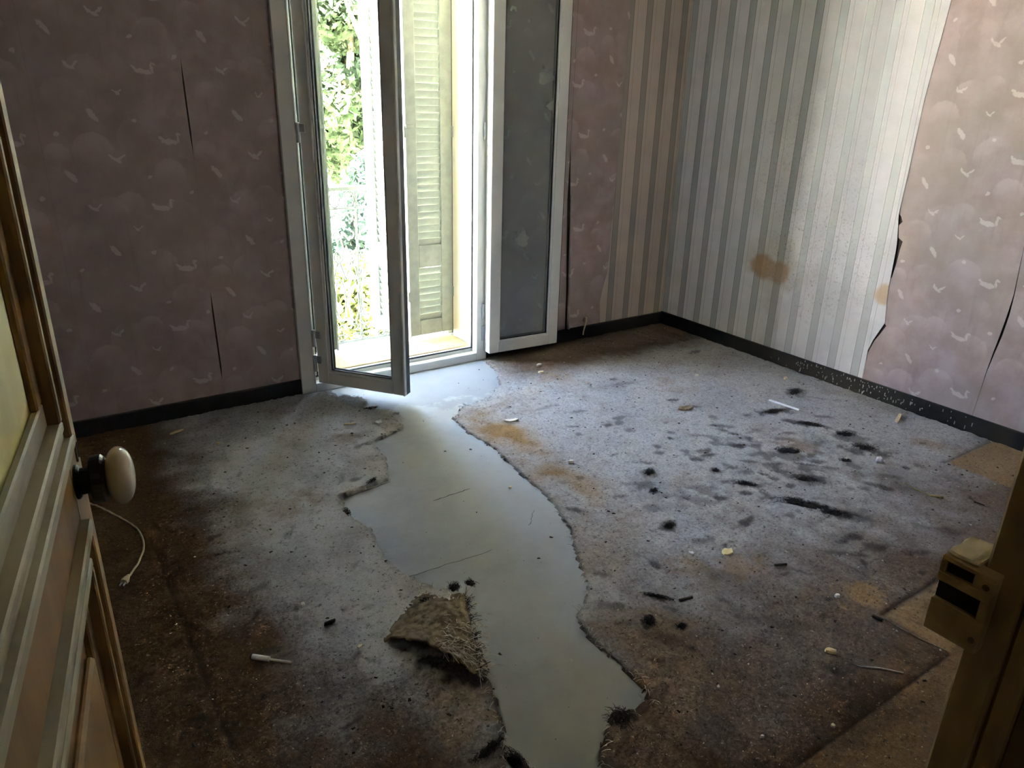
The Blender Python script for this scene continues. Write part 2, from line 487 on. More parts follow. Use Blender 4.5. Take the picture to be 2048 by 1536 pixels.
def carpetmat():
    t = NT('worn_dusty_carpet')
    co = t.coord()
    at = t.n.new('ShaderNodeAttribute'); at.attribute_name = 'wear_light'
    ch = t.n.new('ShaderNodeSeparateColor'); t.lk(at.outputs['Color'], ch.inputs[0])
    fine = t.noise(co, 260, 3, 0.7)
    med = t.noise(co, 90, 6, 0.7)
    tan = t.mix(t.sm(med, 0.3, 0.7), lin(72, 53, 36), lin(92, 70, 48))
    dust = t.mix(t.sm(med, 0.34, 0.68), lin(170, 173, 177), lin(196, 199, 202))
    painted_light = t.mix(t.math('MULTIPLY', at.outputs['Alpha'], 0.85), dust, lin(216, 219, 217))  # window light on the left carpet, put into the dust colour
    dust = painted_light
    dmask = t.math('MULTIPLY', ch.outputs[0], t.sm(t.math('ADD', fine, t.math('MULTIPLY', med, 0.5)), 0.45, 0.95, 0.72, 1.0))
    c = t.mix(dmask, tan, dust)
    c = t.mix(ch.outputs[2], c, t.mix(t.sm(med, 0.3, 0.7), lin(138, 112, 76), lin(154, 128, 92)))
    patch = t.sm(t.noise(t.mapping(co, loc=(7, 3, 0)), 5.5, 6, 0.65), 0.5, 0.72)
    c = t.mix(t.math('MULTIPLY', patch, 0.34), c, lin(124, 108, 88))
    dk = t.sm(t.noise(t.mapping(co, (1, 1, 1), (3, 5, 0)), 30, 6, 0.75), 0.54, 0.74)
    c = t.mix(t.math('MULTIPLY', dk, 0.45), c, lin(74, 70, 68))
    speck = t.sm(t.noise(t.mapping(co, loc=(5, 1, 0)), 75, 4, 0.75), 0.57, 0.66)
    c = t.mix(t.math('MULTIPLY', speck, 0.7), c, lin(60, 54, 50))
    wsp = t.sm(t.noise(t.mapping(co, loc=(2, 8, 3)), 95, 3, 0.7), 0.62, 0.70)
    c = t.mix(t.math('MULTIPLY', wsp, 0.22), c, lin(206, 200, 190))
    sm = t.math('MULTIPLY', ch.outputs[1], t.sm(med, 0.25, 0.6, 0.6, 1.0))
    c = t.mix(sm, c, lin(34, 31, 32))
    h = t.math('ADD', t.math('MULTIPLY', fine, 0.6), med)
    h = t.math('ADD', h, t.math('MULTIPLY', dk, -0.6))
    t.bsdf(c, 0.95, 0, 0.1, t.bump(h, 0.8, 0.006))
    return t.m
M['carpet'] = carpetmat()

# ------------------------------------------------------------------ room shell
XL, XR, YW, YD, ZC = -0.36, 3.735, 3.585, 0.245, 2.72
WT = 0.006            # paper stands this far off the plaster
OX0, OX1, OZ1 = 1.195, 2.235, 2.38
YO = 4.00             # outer face of the window wall

def slab(name, boxes, m, kind='structure', bev=0.0):
    bm = bmesh.new()
    for b in boxes: box(bm, *b, bev=bev)
    return tag(obj(name, bm, m), kind=kind)

floor = slab('floor', [(XL-0.2, XR+0.2, YD-1.9, YW+0.055, -0.15, 0.0)], M['screed'])
slab('ceiling', [(XL-0.2, XR+0.2, YD-1.9, YO, ZC, ZC+0.25)], M['ceiling'])
slab('wall_left', [(XL-0.2, XL, YD-1.9, YO, 0.0, ZC)], M['mauve_right'])
wall_right = slab('wall_right', [(XR+WT, XR+0.25, YD-1.9, YO, 0.0, ZC)], M['plaster_dark'])
wall_far = slab('wall_far', [(XL-0.2, OX0, YW+WT, YO, 0.0, ZC), (OX1, XR+0.25, YW+WT, YO, 0.0, ZC), (OX0, OX1, YW+WT, YO, OZ1, ZC), (OX0, OX1, YW+0.06, YO, -0.15, 0.055)], M['plaster_dark'])
slab('wall_near', [(XL-0.2, -0.165, 0.06, YD, 0.0, ZC), (0.83, XR+0.2, 0.06, YD, 0.0, ZC), (-0.165, 0.83, 0.06, YD, 2.16, ZC)], M['mauve_far'])
slab('wall_corridor', [(XL-0.2, XR+0.2, YD-2.05, YD-1.9, -0.15, ZC)], M['ceiling'])

# paper drops on the right wall: outlines in (y, z), gaps between them are the tears
def paper(wall, ax, val, poly, m, thick=0.0014, name='wallpaper_strip'):
    bm = bmesh.new()
    prism(bm, poly, ax, val-thick, val)
    return obj(name, bm, m, wall)

EDGE = [(2.008, 2.72), (2.008, 1.933), (2.017, 1.77), (2.034, 1.51), (2.037, 1.19), (2.040, 0.97), (2.020, 0.847), (2.016, 0.80), (2.014, 0.694), (2.012, 0.60), (2.006, 0.537), (1.992, 0.419), (2.036, 0.31), (2.052, 0.249), (2.048, 0.15), (2.050, 0.08)]
# mauve edge lies a little behind, with a dark gap where it has torn away
MEDGE = [(2.06, 2.72), (2.06, 0.99), (2.026, 0.965), (2.014, 0.94), (2.03, 0.92), (2.018, 0.86), (1.992, 0.845), (1.997, 0.80), (2.000, 0.73), (2.007, 0.66), (2.03, 0.63), (2.03, 0.45), (1.982, 0.405), (2.005, 0.355), (2.028, 0.31), (2.048, 0.245), (2.06, 0.22), (2.06, 0.08)]
CRACK_A = [(1.452, 2.72), (1.450, 1.2), (1.449, 0.92), (1.436, 0.70), (1.440, 0.60), (1.447, 0.50), (1.455, 0.41), (1.461, 0.32), (1.470, 0.08)]
CRACK_B = [(1.450, 2.72), (1.4485, 1.2), (1.4475, 0.92), (1.4325, 0.70), (1.430, 0.60), (1.436, 0.50), (1.448, 0.41), (1.4585, 0.32), (1.4685, 0.08)]
paper(wall_right, 0, XR, [(YW-0.001, 0.075), (YW-0.001, ZC)] + EDGE, M['stripe_right'])
paper(wall_right, 0, XR+0.0022, MEDGE + CRACK_A[::-1], M['mauve_right'])
paper(wall_right, 0, XR+0.0022, CRACK_B + [(0.88, 0.08), (0.88, ZC)], M['mauve_right'])
paper(wall_right, 0, XR+0.0022, [(0.879, 0.08), (0.879, ZC), (YD, ZC), (YD, 0.08)], M['mauve_right'])
# paper drops on the window wall
def seamline(x, gaps):
    """left and right edges of a seam at x with (z0, z1, width) gaps"""
    zs = [ZC, 2.3, 1.9, 1.6, 1.5, 1.4, 1.3, 1.2, 1.05, 0.8, 0.6, 0.5, 0.4, 0.3, 0.22, 0.15, 0.07]
    L, R = [], []
    for z in zs:
        w = 0.0002
        for (a, b, g) in gaps:
            if a < z < b: w = g
        j = 0.004*noise.noise(Vector((x*9, z*3, 0)))
        L.append((x+j-w, z)); R.append((x+j+w, z))
    return L, R
L1, R1 = seamline(0.183, [])
L2, R2 = seamline(0.745, [(1.22, 1.55, 0.0035), (0.2, 0.55, 0.004)])
FV = YW+0.0022
paper(wall_far, 1, FV, [(XL, 0.07), (XL, ZC)] + L1, M['mauve_far'])
paper(wall_far, 1, FV, R1[::-1] + L2, M['mauve_far'])
paper(wall_far, 1, FV, R2[::-1] + [(OX0, ZC), (OX0, 0.07)], M['mauve_far'])
paper(wall_far, 1, FV, [(OX0, OZ1+0.02), (OX0, ZC), (OX1, ZC), (OX1, OZ1+0.02)], M['mauve_far'])
PEEL = [(2.845, ZC), (2.842, 1.2), (2.838, 0.9), (2.852, 0.6), (2.864, 0.36), (2.868, 0.2), (2.872, 0.07)]
paper(wall_far, 1, FV, [(OX1, 0.07), (OX1, ZC)] + PEEL, M['mauve_far'])
paper(wall_far, 1, FV, [(p[0]+(0.002 if p[1] > 0.95 else 0.022), p[1]) for p in PEEL[::-1]] + [(3.24, ZC), (3.24, 0.07)], M['mauve_far'])
SEDGE = [(3.236, ZC), (3.232, 2.0), (3.222, 1.4), (3.214, 0.9), (3.20, 0.5), (3.196, 0.42), (3.178, 0.36), (3.160, 0.29), (3.150, 0.22), (3.158, 0.16), (3.165, 0.07)]
paper(wall_far, 1, YW, [(XR, 0.07), (XR, ZC)] + SEDGE, M['stripe_far_shaded'])
# curled free edge of the loose mauve drop beside the open sash
bm = bmesh.new()
prev = None
for i in range(30):
    z = 0.93-i*0.029
    x = np.interp(-z, [-p[1] for p in PEEL], [p[0] for p in PEEL])
    k = sstep(0.95, 0.3, np.array(z)).item()
    ring = []
    for q in range(6):
        a = q/5*2.6
        r = 0.004+0.012*k
        ring.append(bm.verts.new((x+0.026-math.sin(a)*r*1.4, FV-0.002-r*(1-math.cos(a)), z)))
    if prev:
        for q in range(5): bm.faces.new((prev[q], prev[q+1], ring[q+1], ring[q]))
    prev = ring
o = obj('wallpaper_strip', bm, M['mauve_far'], wall_far, smooth=True)
md = o.modifiers.new('thick', 'SOLIDIFY'); md.thickness = 0.0012
tag(o, label='curled edge of a loose wallpaper drop beside the open sash')

# baseboards
def baseboard(name, dims):
    return tag(boxobj(name, dims, M['black_base'], bev=0.004), kind='structure')
baseboard('baseboard_far', (XL, 1.135, YW-0.016, YW+0.003, 0.0, 0.082))
baseboard('baseboard_far_corner', (2.262, XR-0.014, YW-0.016, YW+0.003, 0.0, 0.086))
bb_r = baseboard('baseboard_right', (XR-0.016, XR+0.003, 0.26, YW, 0.0, 0.088))
baseboard('baseboard_left', (XL-0.001, XL+0.014, YD, YW-0.016, 0.0, 0.085))
bm = bmesh.new()
for i in range(110):
    u = rng.beta(2.2, 2.2)
    y = 1.35+1.35*u
    z = 0.012+0.072*rng.random()
    w, h = 0.0008+0.0016*rng.random(), 0.004+0.016*rng.random()**2
    box(bm, XR-0.0175, XR-0.0155, y-w, y+w, z-h/2, min(z+h/2, 0.087))
tag(obj('paint_fleck', bm, M['fleck'], bb_r), label='pale flecks and drips on the black baseboard', kind='stuff')

# ------------------------------------------------------------------ window
win = tag(empty('window_1', (1.72, YW, 0)), kind='structure')
def W(name, bm, m, parent=win, **k):
    o = obj(name, bm, m, parent, **k)
    if parent is win:
        o.matrix_parent_inverse = Matrix.Translation((-1.72, -YW, 0))
    return o
FX0, FX1, FZ1 = 1.130, 2.26, 2.42
bm = bmesh.new()
for (a, b, c, d) in ((FX0, 1.204, 0, FZ1), (2.190, FX1, 0, FZ1), (1.204, 2.190, FZ1-0.075, FZ1), (1.204, 2.190, 0, 0.048)):
    box(bm, a, b, YW-0.022, YW+0.058, c, d, 0.003)
for (a, b, c, d) in ((1.180, 1.231, 0.02, FZ1-0.02), (2.189, 2.220, 0.02, FZ1-0.02), (1.214, 2.189, FZ1-0.1, FZ1-0.04), (1.214, 2.189, 0.02, 0.066)):
    box(bm, a, b, YW+0.03, YW+0.075, c, d, 0.003)
W('window_frame', bm, M['pvc'])
for (a, b) in ((1.1985, 1.2045), (2.1895, 2.196)):
    bm = bmesh.new(); box(bm, a, b, YW-0.026, YW-0.02, 0.05, FZ1-0.08); W('frame_bead', bm, M['pvc'])
for (x0, x1, z0, z1) in ((1.2315, 1.237, 0.066, 2.32), (2.183, 2.1885, 0.066, 2.32), (1.2145, 2.1885, 0.0665, 0.073)):
    bm = bmesh.new(); box(bm, x0, x1, YW+0.026, YW+0.034, z0, z1); W('gasket', bm, M['gasket'])
bm = bmesh.new(); box(bm, 1.2, 2.2, YW+0.07, 3.90, 0.03, 0.073, 0.003); W('sill', bm, M['sill'])
bm = bmesh.new(); box(bm, 1.16, 2.26, 3.90, 4.06, 0.02, 0.068, 0.006); W('outer_sill', bm, M['stone'])
bm = bmesh.new(); box(bm, 2.217, 2.236, YW+0.075, 3.885, 0.0, OZ1); box(bm, 2.205, 2.236, 3.93, YO, 0.0, OZ1); W('reveal', bm, M['cream_paint'])
bm = bmesh.new(); box(bm, 1.194, 1.215, YW+0.075, YO, 0.0, OZ1); W('reveal', bm, M['cream_paint'])
bm = bmesh.new(); box(bm, 1.194, 2.236, YW+0.075, YO, OZ1-0.015, OZ1+0.001); W('reveal', bm, M['cream_paint'])

SW, SZ0, SZ1, ST = 0.498, 0.056, 2.34, 0.062
def sash(sgn, loc, rz, glass):
    bm = bmesh.new()
    frame_bars(bm, 0.0, SW, SZ0, SZ1, 0.064, 0.0, ST, sgn, 0.003)
    frame_bars(bm, 0.058, SW-0.058, SZ0+0.058, SZ1-0.058, 0.016, 0.008, ST-0.006, sgn, 0.002)
    s = W('sash', bm, M['pvc'])
    s.matrix_parent_inverse = Matrix.Translation((-1.72, -YW, 0))
    s.location = loc
    s.rotation_euler = (0, 0, rz)
    bm = bmesh.new()
    a, b = sorted((sgn*0.07, sgn*(SW-0.07)))
    box(bm, a, b, 0.024, 0.042, SZ0+0.07, SZ1-0.07)
    obj('pane', bm, glass, s)
    for t0, t1 in ((0.016, 0.0235), (0.0425, 0.050)):
        bm = bmesh.new()
        frame_bars(bm, 0.0735, SW-0.0735, SZ0+0.0735, SZ1-0.0735, 0.005, t0, t1, sgn)
        obj('gasket', bm, M['gasket'], s)
    # free edge: overlapping lip, dark gasket groove
    bm = bmesh.new()
    a, b = sorted((sgn*(SW-0.001), sgn*(SW+0.010)))
    box(bm, a, b, -0.012, 0.010, SZ0+0.004, SZ1-0.004, 0.002)
    obj('sash_lip', bm, M['pvc'], s)
    bm = bmesh.new()
    a, b = sorted((sgn*(SW-0.0005), sgn*(SW+0.004)))
    box(bm, a, b, 0.012, ST-0.003, SZ0, SZ1)
    obj('edge_gasket', bm, M['sash_edge'], s)
    for z in (0.165, 0.30, 1.30, 2.15):
        bm = bmesh.new()
        tube(bm, [(-sgn*0.006, -0.006, z-0.045), (-sgn*0.006, -0.006, z+0.045)], 0.0085, 12)
        box(bm, *sorted((0.0, sgn*0.03)), -0.005, 0.001, z, z+0.04, 0.001)
        obj('hinge', bm, M['hinge'], s)
    return s
sash(1, (1.217, YW-0.030, 0), math.radians(-53.0), M['glass'])
SW = 0.476
sash(-1, (2.238, YW-0.034, 0), math.radians(176.0), M['glass_grey'])

# ------------------------------------------------------------------ shutters
def slat_mesh(w):
    bm = bmesh.new()
    box(bm, -w/2, w/2, -0.025, 0.025, -0.002, 0.002, 0.0008)
    bmesh.ops.rotate(bm, verts=bm.verts[:], cent=(0, 0, 0), matrix=Matrix.Rotation(math.radians(-71), 3, 'X'))
    me = bpy.data.meshes.new('slat'); bm.to_mesh(me); bm.free(); me.materials.append(M['shutter'])
    return me
SLATS = {}
def shutter_panel(parent, sgn, w):
    """one metal panel of width w running from the parent's origin along sgn*x, local y 0..0.03"""
    x0 = 0.0 if sgn > 0 else -w
    st = w*0.25 if w > 0.28 else w*0.21
    bm = bmesh.new()
    z0, z1 = 0.10, 2.32
    box(bm, x0, x0+st, 0, 0.03, z0, z1, 0.003)
    box(bm, x0+w-st, x0+w, 0, 0.03, z0, z1, 0.003)
    for a, b in ((z0, 0.19), (0.515, 0.645), (2.24, z1)):
        box(bm, x0+st, x0+w-st, 0.001, 0.029, a, b, 0.003)
    p = obj('shutter_panel', bm, M['shutter'], parent)
    if w not in SLATS: SLATS[w] = slat_mesh(w-2*st+0.006)
    for z in [0.206+0.0405*i for i in range(8)] + [0.662+0.0385*i for i in range(41)]:
        s = bpy.data.objects.new('slat', SLATS[w]); link(s, p)
        s.location = (x0+w/2, 0.015, z)
    return p
def shutter(hx, sgn, PW, fold, label, two=True):
    """first panel closed in the plane of the opening, second panel folded outward"""
    e = tag(empty('shutter', (hx, 3.885, 0.075)), label, 'shutter')
    p = shutter_panel(e, sgn, PW)
    p.location.z = -0.075
    if two:
        q = shutter_panel(e, sgn, PW)
        q.location = (sgn*(PW+0.004), 0.026, -0.075)
        q.rotation_euler = (0, 0, sgn*fold)
    for z in (0.35, 1.28):
        for x in ((-sgn*0.004, sgn*(PW+0.002)) if two else (-sgn*0.004,)):
            bm = bmesh.new(); tube(bm, [(x, -0.004, z-0.105), (x, -0.004, z-0.045)], 0.006, 8)
            obj('hinge', bm, M['shutter'], e)
    x = sgn*(PW-0.004)
    bm = bmesh.new(); box(bm, min(x, x-sgn*0.05), max(x, x-sgn*0.05), -0.014, 0.0, 1.225, 1.245, 0.003)
    obj('latch', bm, M['shutter'], e)
    bm = bmesh.new()
    a, b = sorted((sgn*(PW-0.012), sgn*(PW-0.002)))
    box(bm, a, b, -0.010, 0.0, 0.02, 2.24, 0.002)
    obj('cover_strip', bm, M['shutter'], e)
shutter(2.214, -1, 0.300, math.radians(70), 'pale green louvred shutter at the cream reveal, inner panel folded outward')
shutter(1.217, 1, 0.246, 0.0, 'narrow pale green louvred shutter behind the glass of the open sash', False)
# ------------------------------------------------------------------ balcony railing
rail = tag(empty('balcony_railing', (1.72, 4.36, -0.06)), 'wrought iron balcony railing with rings and scrolls outside the window', 'railing')
def rp(name, bm, smooth=True):
    for v in bm.verts:      # full size: the unit below is drawn 0.92 high, 0.158 wide
        v.co.x = 1.72+(v.co.x-1.71)*1.085
        v.co.y += 0.33
        v.co.z = -0.06+(v.co.z-0.07)*1.095
    o = obj(name, bm, M['iron'], rail, smooth=smooth)
    o.matrix_parent_inverse = Matrix.Translation((-1.72, -4.36, 0.06))
    return o
bm = bmesh.new(); box(bm, 0.90, 2.54, 4.01, 4.05, 0.965, 0.99, 0.004); rp('top_rail', bm, False)
bm = bmesh.new(); box(bm, 0.90, 2.54, 4.022, 4.038, 0.09, 0.104, 0.002); rp('bottom_rail', bm, False)
bm = bmesh.new(); box(bm, 0.90, 2.54, 4.024, 4.036, 0.865, 0.875, 0.002); rp('middle_rail', bm, False)
for x in (0.912, 2.528):
    bm = bmesh.new(); box(bm, x-0.008, x+0.008, 4.022, 4.038, 0.068, 0.966, 0.001); rp('post', bm, False)
def circ(cx, cz, rx, rz, n=20, a0=0, a1=2*math.pi):
    return [(cx+rx*math.cos(a0+(a1-a0)*i/n), 4.03, cz+rz*math.sin(a0+(a1-a0)*i/n)) for i in range(n if a1-a0 > 6.28 else n+1)]
def spiral(cx, cz, r, sx, sz):
    return [(cx+sx*r*(1-0.75*i/22)*math.cos(i/22*4.6), 4.03, cz+sz*r*(1-0.75*i/22)*math.sin(i/22*4.6)) for i in range(23)]
UW = 0.158
for k in range(10):
    cx = 0.998+UW*k
    bm = bmesh.new(); box(bm, cx-0.005, cx+0.005, 4.025, 4.035, 0.1, 0.966, 0.001); rp('baluster', bm, False)
    for sx in (-1, 1):
        bm = bmesh.new()
        tube(bm, circ(cx+sx*0.041, 0.60, 0.026, 0.032), 0.0045, 6, closed=True)
        rp('ring', bm)
        bm = bmesh.new()
        tube(bm, circ(cx+sx*0.041, 0.60, 0.010, 0.012, 10), 0.004, 6, closed=True)
        rp('ring', bm)
        bm = bmesh.new()
        tube(bm, [(cx+sx*0.036, 4.03, 0.568), (cx+sx*0.02, 4.03, 0.53), (cx+sx*0.004, 4.03, 0.47)], 0.0045, 6)
        tube(bm, [(cx+sx*0.046, 4.03, 0.568), (cx+sx*0.06, 4.03, 0.53), (cx+sx*0.078, 4.03, 0.47)], 0.0045, 6)
        rp('brace', bm)
        bm = bmesh.new(); tube(bm, circ(cx+sx*0.039, 0.345, 0.031, 0.125, 24), 0.0045, 6, closed=True); rp('oval', bm)
        bm = bmesh.new(); tube(bm, spiral(cx+sx*0.035, 0.175, 0.032, sx, 1), 0.0045, 6); rp('scroll', bm)
        bm = bmesh.new(); tube(bm, circ(cx+sx*0.03, 0.125, 0.024, 0.018, 14), 0.004, 6, closed=True); rp('ring', bm)
        bm = bmesh.new(); tube(bm, spiral(cx+sx*0.036, 0.82, 0.034, sx, 1), 0.0045, 6); rp('scroll', bm)
        bm = bmesh.new(); tube(bm, spiral(cx+sx*0.036, 0.73, 0.036, sx, -1), 0.0045, 6); rp('scroll', bm)
        bm = bmesh.new(); tube(bm, circ(cx+sx*0.036, 0.918, 0.03, 0.04, 18), 0.0045, 6, closed=True); rp('ring', bm)
    for z in (0.46, 0.21, 0.70):
        bm = bmesh.new(); box(bm, cx-0.009, cx+0.009, 4.021, 4.039, z-0.008, z+0.008, 0.002)
        rp('collar', bm, False)

boxobj('balcony', (0.8, 2.75, YO-0.02, 4.46, -0.26, -0.075), M['stone'], bev=0.01)
bpy.data.objects['balcony']['kind'] = 'structure'
# ------------------------------------------------------------------ garden
GZ = -3.6
bm = bmesh.new()
for i in range(25):
    for j in range(25): bm.verts.new((-60+i*6, 4.3+j*5, GZ+0.25*noise.noise(Vector((i*0.5, j*0.5, 0)))))
bm.verts.ensure_lookup_table()
for i in range(24):
    for j in range(24):
        bm.faces.new([bm.verts[a] for a in (i*25+j, (i+1)*25+j, (i+1)*25+j+1, i*25+j+1)])
tag(obj('ground', bm, M['grass'], smooth=True), kind='structure')

def leaves_mesh(blobs, n, size, m, seed):
    r = np.random.default_rng(seed)
    vols = np.array([b[3]*b[3]*b[4] for b in blobs]); vols = vols/vols.sum()
    idx = r.choice(len(blobs), n, p=vols)
    B = np.array(blobs)[idx]
    d = r.normal(size=(n, 3)); d /= np.linalg.norm(d, axis=1)[:, None]
    rad = r.random(n)**0.45
    c = B[:, :3] + d*rad[:, None]*np.stack([B[:, 3], B[:, 3], B[:, 4]], 1)
    a = r.normal(size=(n, 3)); a /= np.linalg.norm(a, axis=1)[:, None]
    b = np.cross(a, r.normal(size=(n, 3))); b /= np.linalg.norm(b, axis=1)[:, None]
    s = size*(0.6+0.8*r.random(n))[:, None]
    v = np.stack([c-a*s, c+b*s*0.45, c+a*s, c-b*s*0.45], 1).reshape(-1, 3)
    me = bpy.data.meshes.new('foliage')
    me.from_pydata(v.tolist(), [], (np.arange(n*4).reshape(n, 4)).tolist())
    me.materials.append(m)
    return me
def tree(x, y, h, r, m, seed, label, n=9000, size=0.16, low=0.25):
    rr = random.Random(seed)
    t = tag(empty('tree', (x, y, GZ)), label, 'tree', 'garden trees beyond the railing')
    bm = bmesh.new()
    tube(bm, [(0, 0, -0.1), (0.1, 0.05, h*0.3), (0.0, 0.1, h*0.6), (0.1, 0, h*0.85)], 0.035*h, 8, taper=[1, 0.8, 0.5, 0.2])
    for k in range(6):
        a = rr.uniform(0, 6.28); z = h*rr.uniform(0.35, 0.7)
        tube(bm, [(0.03, 0.05, z), (math.cos(a)*r*0.4, math.sin(a)*r*0.4, z+h*0.1), (math.cos(a)*r*0.75, math.sin(a)*r*0.75, z+h*0.2)], 0.012*h, 6, taper=[1, 0.7, 0.3])
    obj('trunk', bm, M['bark'], t, smooth=True)
    blobs = []
    for k in range(16):
        a = rr.uniform(0, 6.28); q = r*rr.uniform(0.1, 0.75); z = h*rr.uniform(low+0.08, 0.92)
        br = r*rr.uniform(0.28, 0.45)
        blobs.append((math.cos(a)*q, math.sin(a)*q, z, br, br*0.8))
    f = bpy.data.objects.new('foliage', leaves_mesh(blobs, n, size, m, seed)); link(f, t)
    f['kind'] = 'stuff'
    return t
tree(8.1, 17.5, 8.2, 3.0, M['leaf_a'], 11, 'tall mid green tree seen through the glass of the open sash', 26000, 0.12)
tree(15.0, 27.0, 8.8, 3.0, M['leaf_b'], 12, 'blue green tree standing behind the tall mid green one', 20000, 0.14)
tree(9.6, 23.0, 8.6, 2.3, M['leaf_a'], 18, 'mid green tree directly behind the tall one', 16000, 0.13)
tree(1.6, 19.5, 7.4, 2.5, M['leaf_a'], 13, 'mid green round tree standing left of the tall one')
tree(14.4, 17.5, 7.6, 2.7, M['leaf_c'], 14, 'yellow green tree standing rightmost beyond the railing')
tree(-3.5, 36.0, 9.0, 3.2, M['leaf_b'], 15, 'blue green tree standing leftmost at the end of the garden')
tree(9.4, 29.0, 11.0, 3.2, M['leaf_a'], 16, 'tallest and farthest green tree behind the others', 16000, 0.2)
def shrub(x, y, h, r, m, seed, label, n=2600):
    t = tag(empty('shrub', (x, y, GZ)), label, 'shrub', 'shrubs on the sunlit grass')
    bm = bmesh.new()
    rr = random.Random(seed)
    for k in range(5):
        a = rr.uniform(0, 6.28)
        tube(bm, [(0, 0, -0.05), (math.cos(a)*r*0.3, math.sin(a)*r*0.3, h*0.4), (math.cos(a)*r*0.6, math.sin(a)*r*0.6, h*0.75)], 0.02, 5, taper=[1, 0.7, 0.4])
    obj('stem', bm, M['bark'], t, smooth=True)
    blobs = [(rr.uniform(-0.5, 0.5)*r, rr.uniform(-0.5, 0.5)*r, h*rr.uniform(0.35, 0.8), r*0.5, h*0.3) for k in range(7)]
    f = bpy.data.objects.new('foliage', leaves_mesh(blobs, n, 0.1, m, seed)); link(f, t)
    f['kind'] = 'stuff'
shrub(5.0, 11.6, 2.7, 1.0, M['leaf_c'], 31, 'yellow green bush nearest the house behind the railing', 4000)
shrub(6.1, 14.2, 3.9, 1.25, M['leaf_b'], 32, 'tall blue green bush behind the nearest yellow green bush', 7000)
shrub(4.0, 16.4, 2.6, 1.3, M['leaf_a'], 33, 'mid green bush left of the tall blue green bush')
shrub(9.2, 12.4, 2.6, 1.3, M['leaf_c'], 34, 'large yellow green bush rightmost and close to the house', 4500)
shrub(12.0, 15.0, 2.4, 1.3, M['leaf_a'], 35, 'mid green bush beyond the rightmost yellow green bush')

# added unseen white house at the far left, bounces light onto the right wall
bounce_house = tag(empty('house', (-17.5, 11.8, GZ), math.radians(42)), 'added unseen white two storey house with pale tiled roof, bouncing light from the left end of the garden', 'house')
bm = bmesh.new(); box(bm, -7, 7, 0, 8, -0.3, 6.6); obj('wall', bm, M['bounce_facade_white'], bounce_house)
bm = bmesh.new()
prism(bm, [(-0.5, 6.5), (8.5, 6.5), (4.0, 8.8)], 0, -7.4, 7.4)
obj('roof', bm, M['roof'], bounce_house)  # roof of the added unseen house
for x in (-5, -1.8, 1.8, 5):
    for z in (0.9, 3.9):
        bm = bmesh.new(); box(bm, x-0.55, x+0.55, -0.05, 0.06, z, z+1.5, 0.01)
        w_ = obj('bounce_house_window', bm, M['shutter'], bounce_house)
        bm = bmesh.new(); box(bm, x-0.47, x+0.47, -0.06, -0.04, z+0.08, z+1.42); obj('pane', bm, M['dark_pane'], w_)  # pane of the added unseen house

# ------------------------------------------------------------------ carpet
hole_px_left = [(628, 778), (660, 790), (740, 800), (722, 818), (800, 826), (806, 858), (742, 888), (772, 915), (777, 960), (684, 998), (692, 1030), (742, 1060), (772, 1120), (838, 1172), (905, 1192), (938, 1240), (958, 1300), (978, 1345), (985, 1392), (1004, 1440), (1008, 1480), (1016, 1536), (1030, 1640)]
hole_px_right = [(1180, 1640), (1196, 1536), (1200, 1490), (1226, 1440), (1300, 1408), (1285, 1380), (1240, 1330), (1184, 1282), (1152, 1236), (1176, 1190), (1164, 1140), (1146, 1092), (1142, 1062), (1092, 992), (1024, 934), (985, 895), (935, 866), (905, 838), (925, 815), (975, 800), (1000, 770), (990, 742), (960, 716)]
poly = np.array([[fl(*p).x, fl(*p).y] for p in hole_px_left+hole_px_right])
def sdist(P, X, Y):
    d = np.full(X.shape, 1e9); ins = np.zeros(X.shape, bool)
    n = len(P)
    for i in range(n):
        a, b = P[i], P[(i+1) % n]
        ex, ey = b-a
        t = np.clip(((X-a[0])*ex+(Y-a[1])*ey)/(ex*ex+ey*ey), 0, 1)
        d = np.minimum(d, np.hypot(X-a[0]-t*ex, Y-a[1]-t*ey))
        c = ((a[1] > Y) != (b[1] > Y)) & (X < ex*(Y-a[1])/(ey if ey else 1e-9)+a[0])
        ins ^= c
    return np.where(ins, -d, d)
STEP = 0.0105
xs = np.arange(XL+0.016, XR-0.017, STEP); ys = np.arange(YD+0.012, YW-0.02, STEP)
X, Y = np.meshgrid(xs, ys, indexing='ij')
nx, ny = X.shape
def nz(scale, oct=3, seed=0.0):
    out = np.empty(X.size)
    xf, yf = (X*scale).ravel(), (Y*scale).ravel()
    if oct == 1:
        for i in range(X.size): out[i] = noise.noise((xf[i], yf[i], seed))
    else:
        for i in range(X.size): out[i] = noise.fractal((xf[i], yf[i], seed), 0.7, 2.0, oct)
    return out.reshape(X.shape)
n1 = nz(4, 3, 1.0); n2 = nz(22, 3, 5.0); n3 = nz(70, 1, 9.0)
D = sdist(poly, X, Y) + 0.010*n2 + 0.006*n3
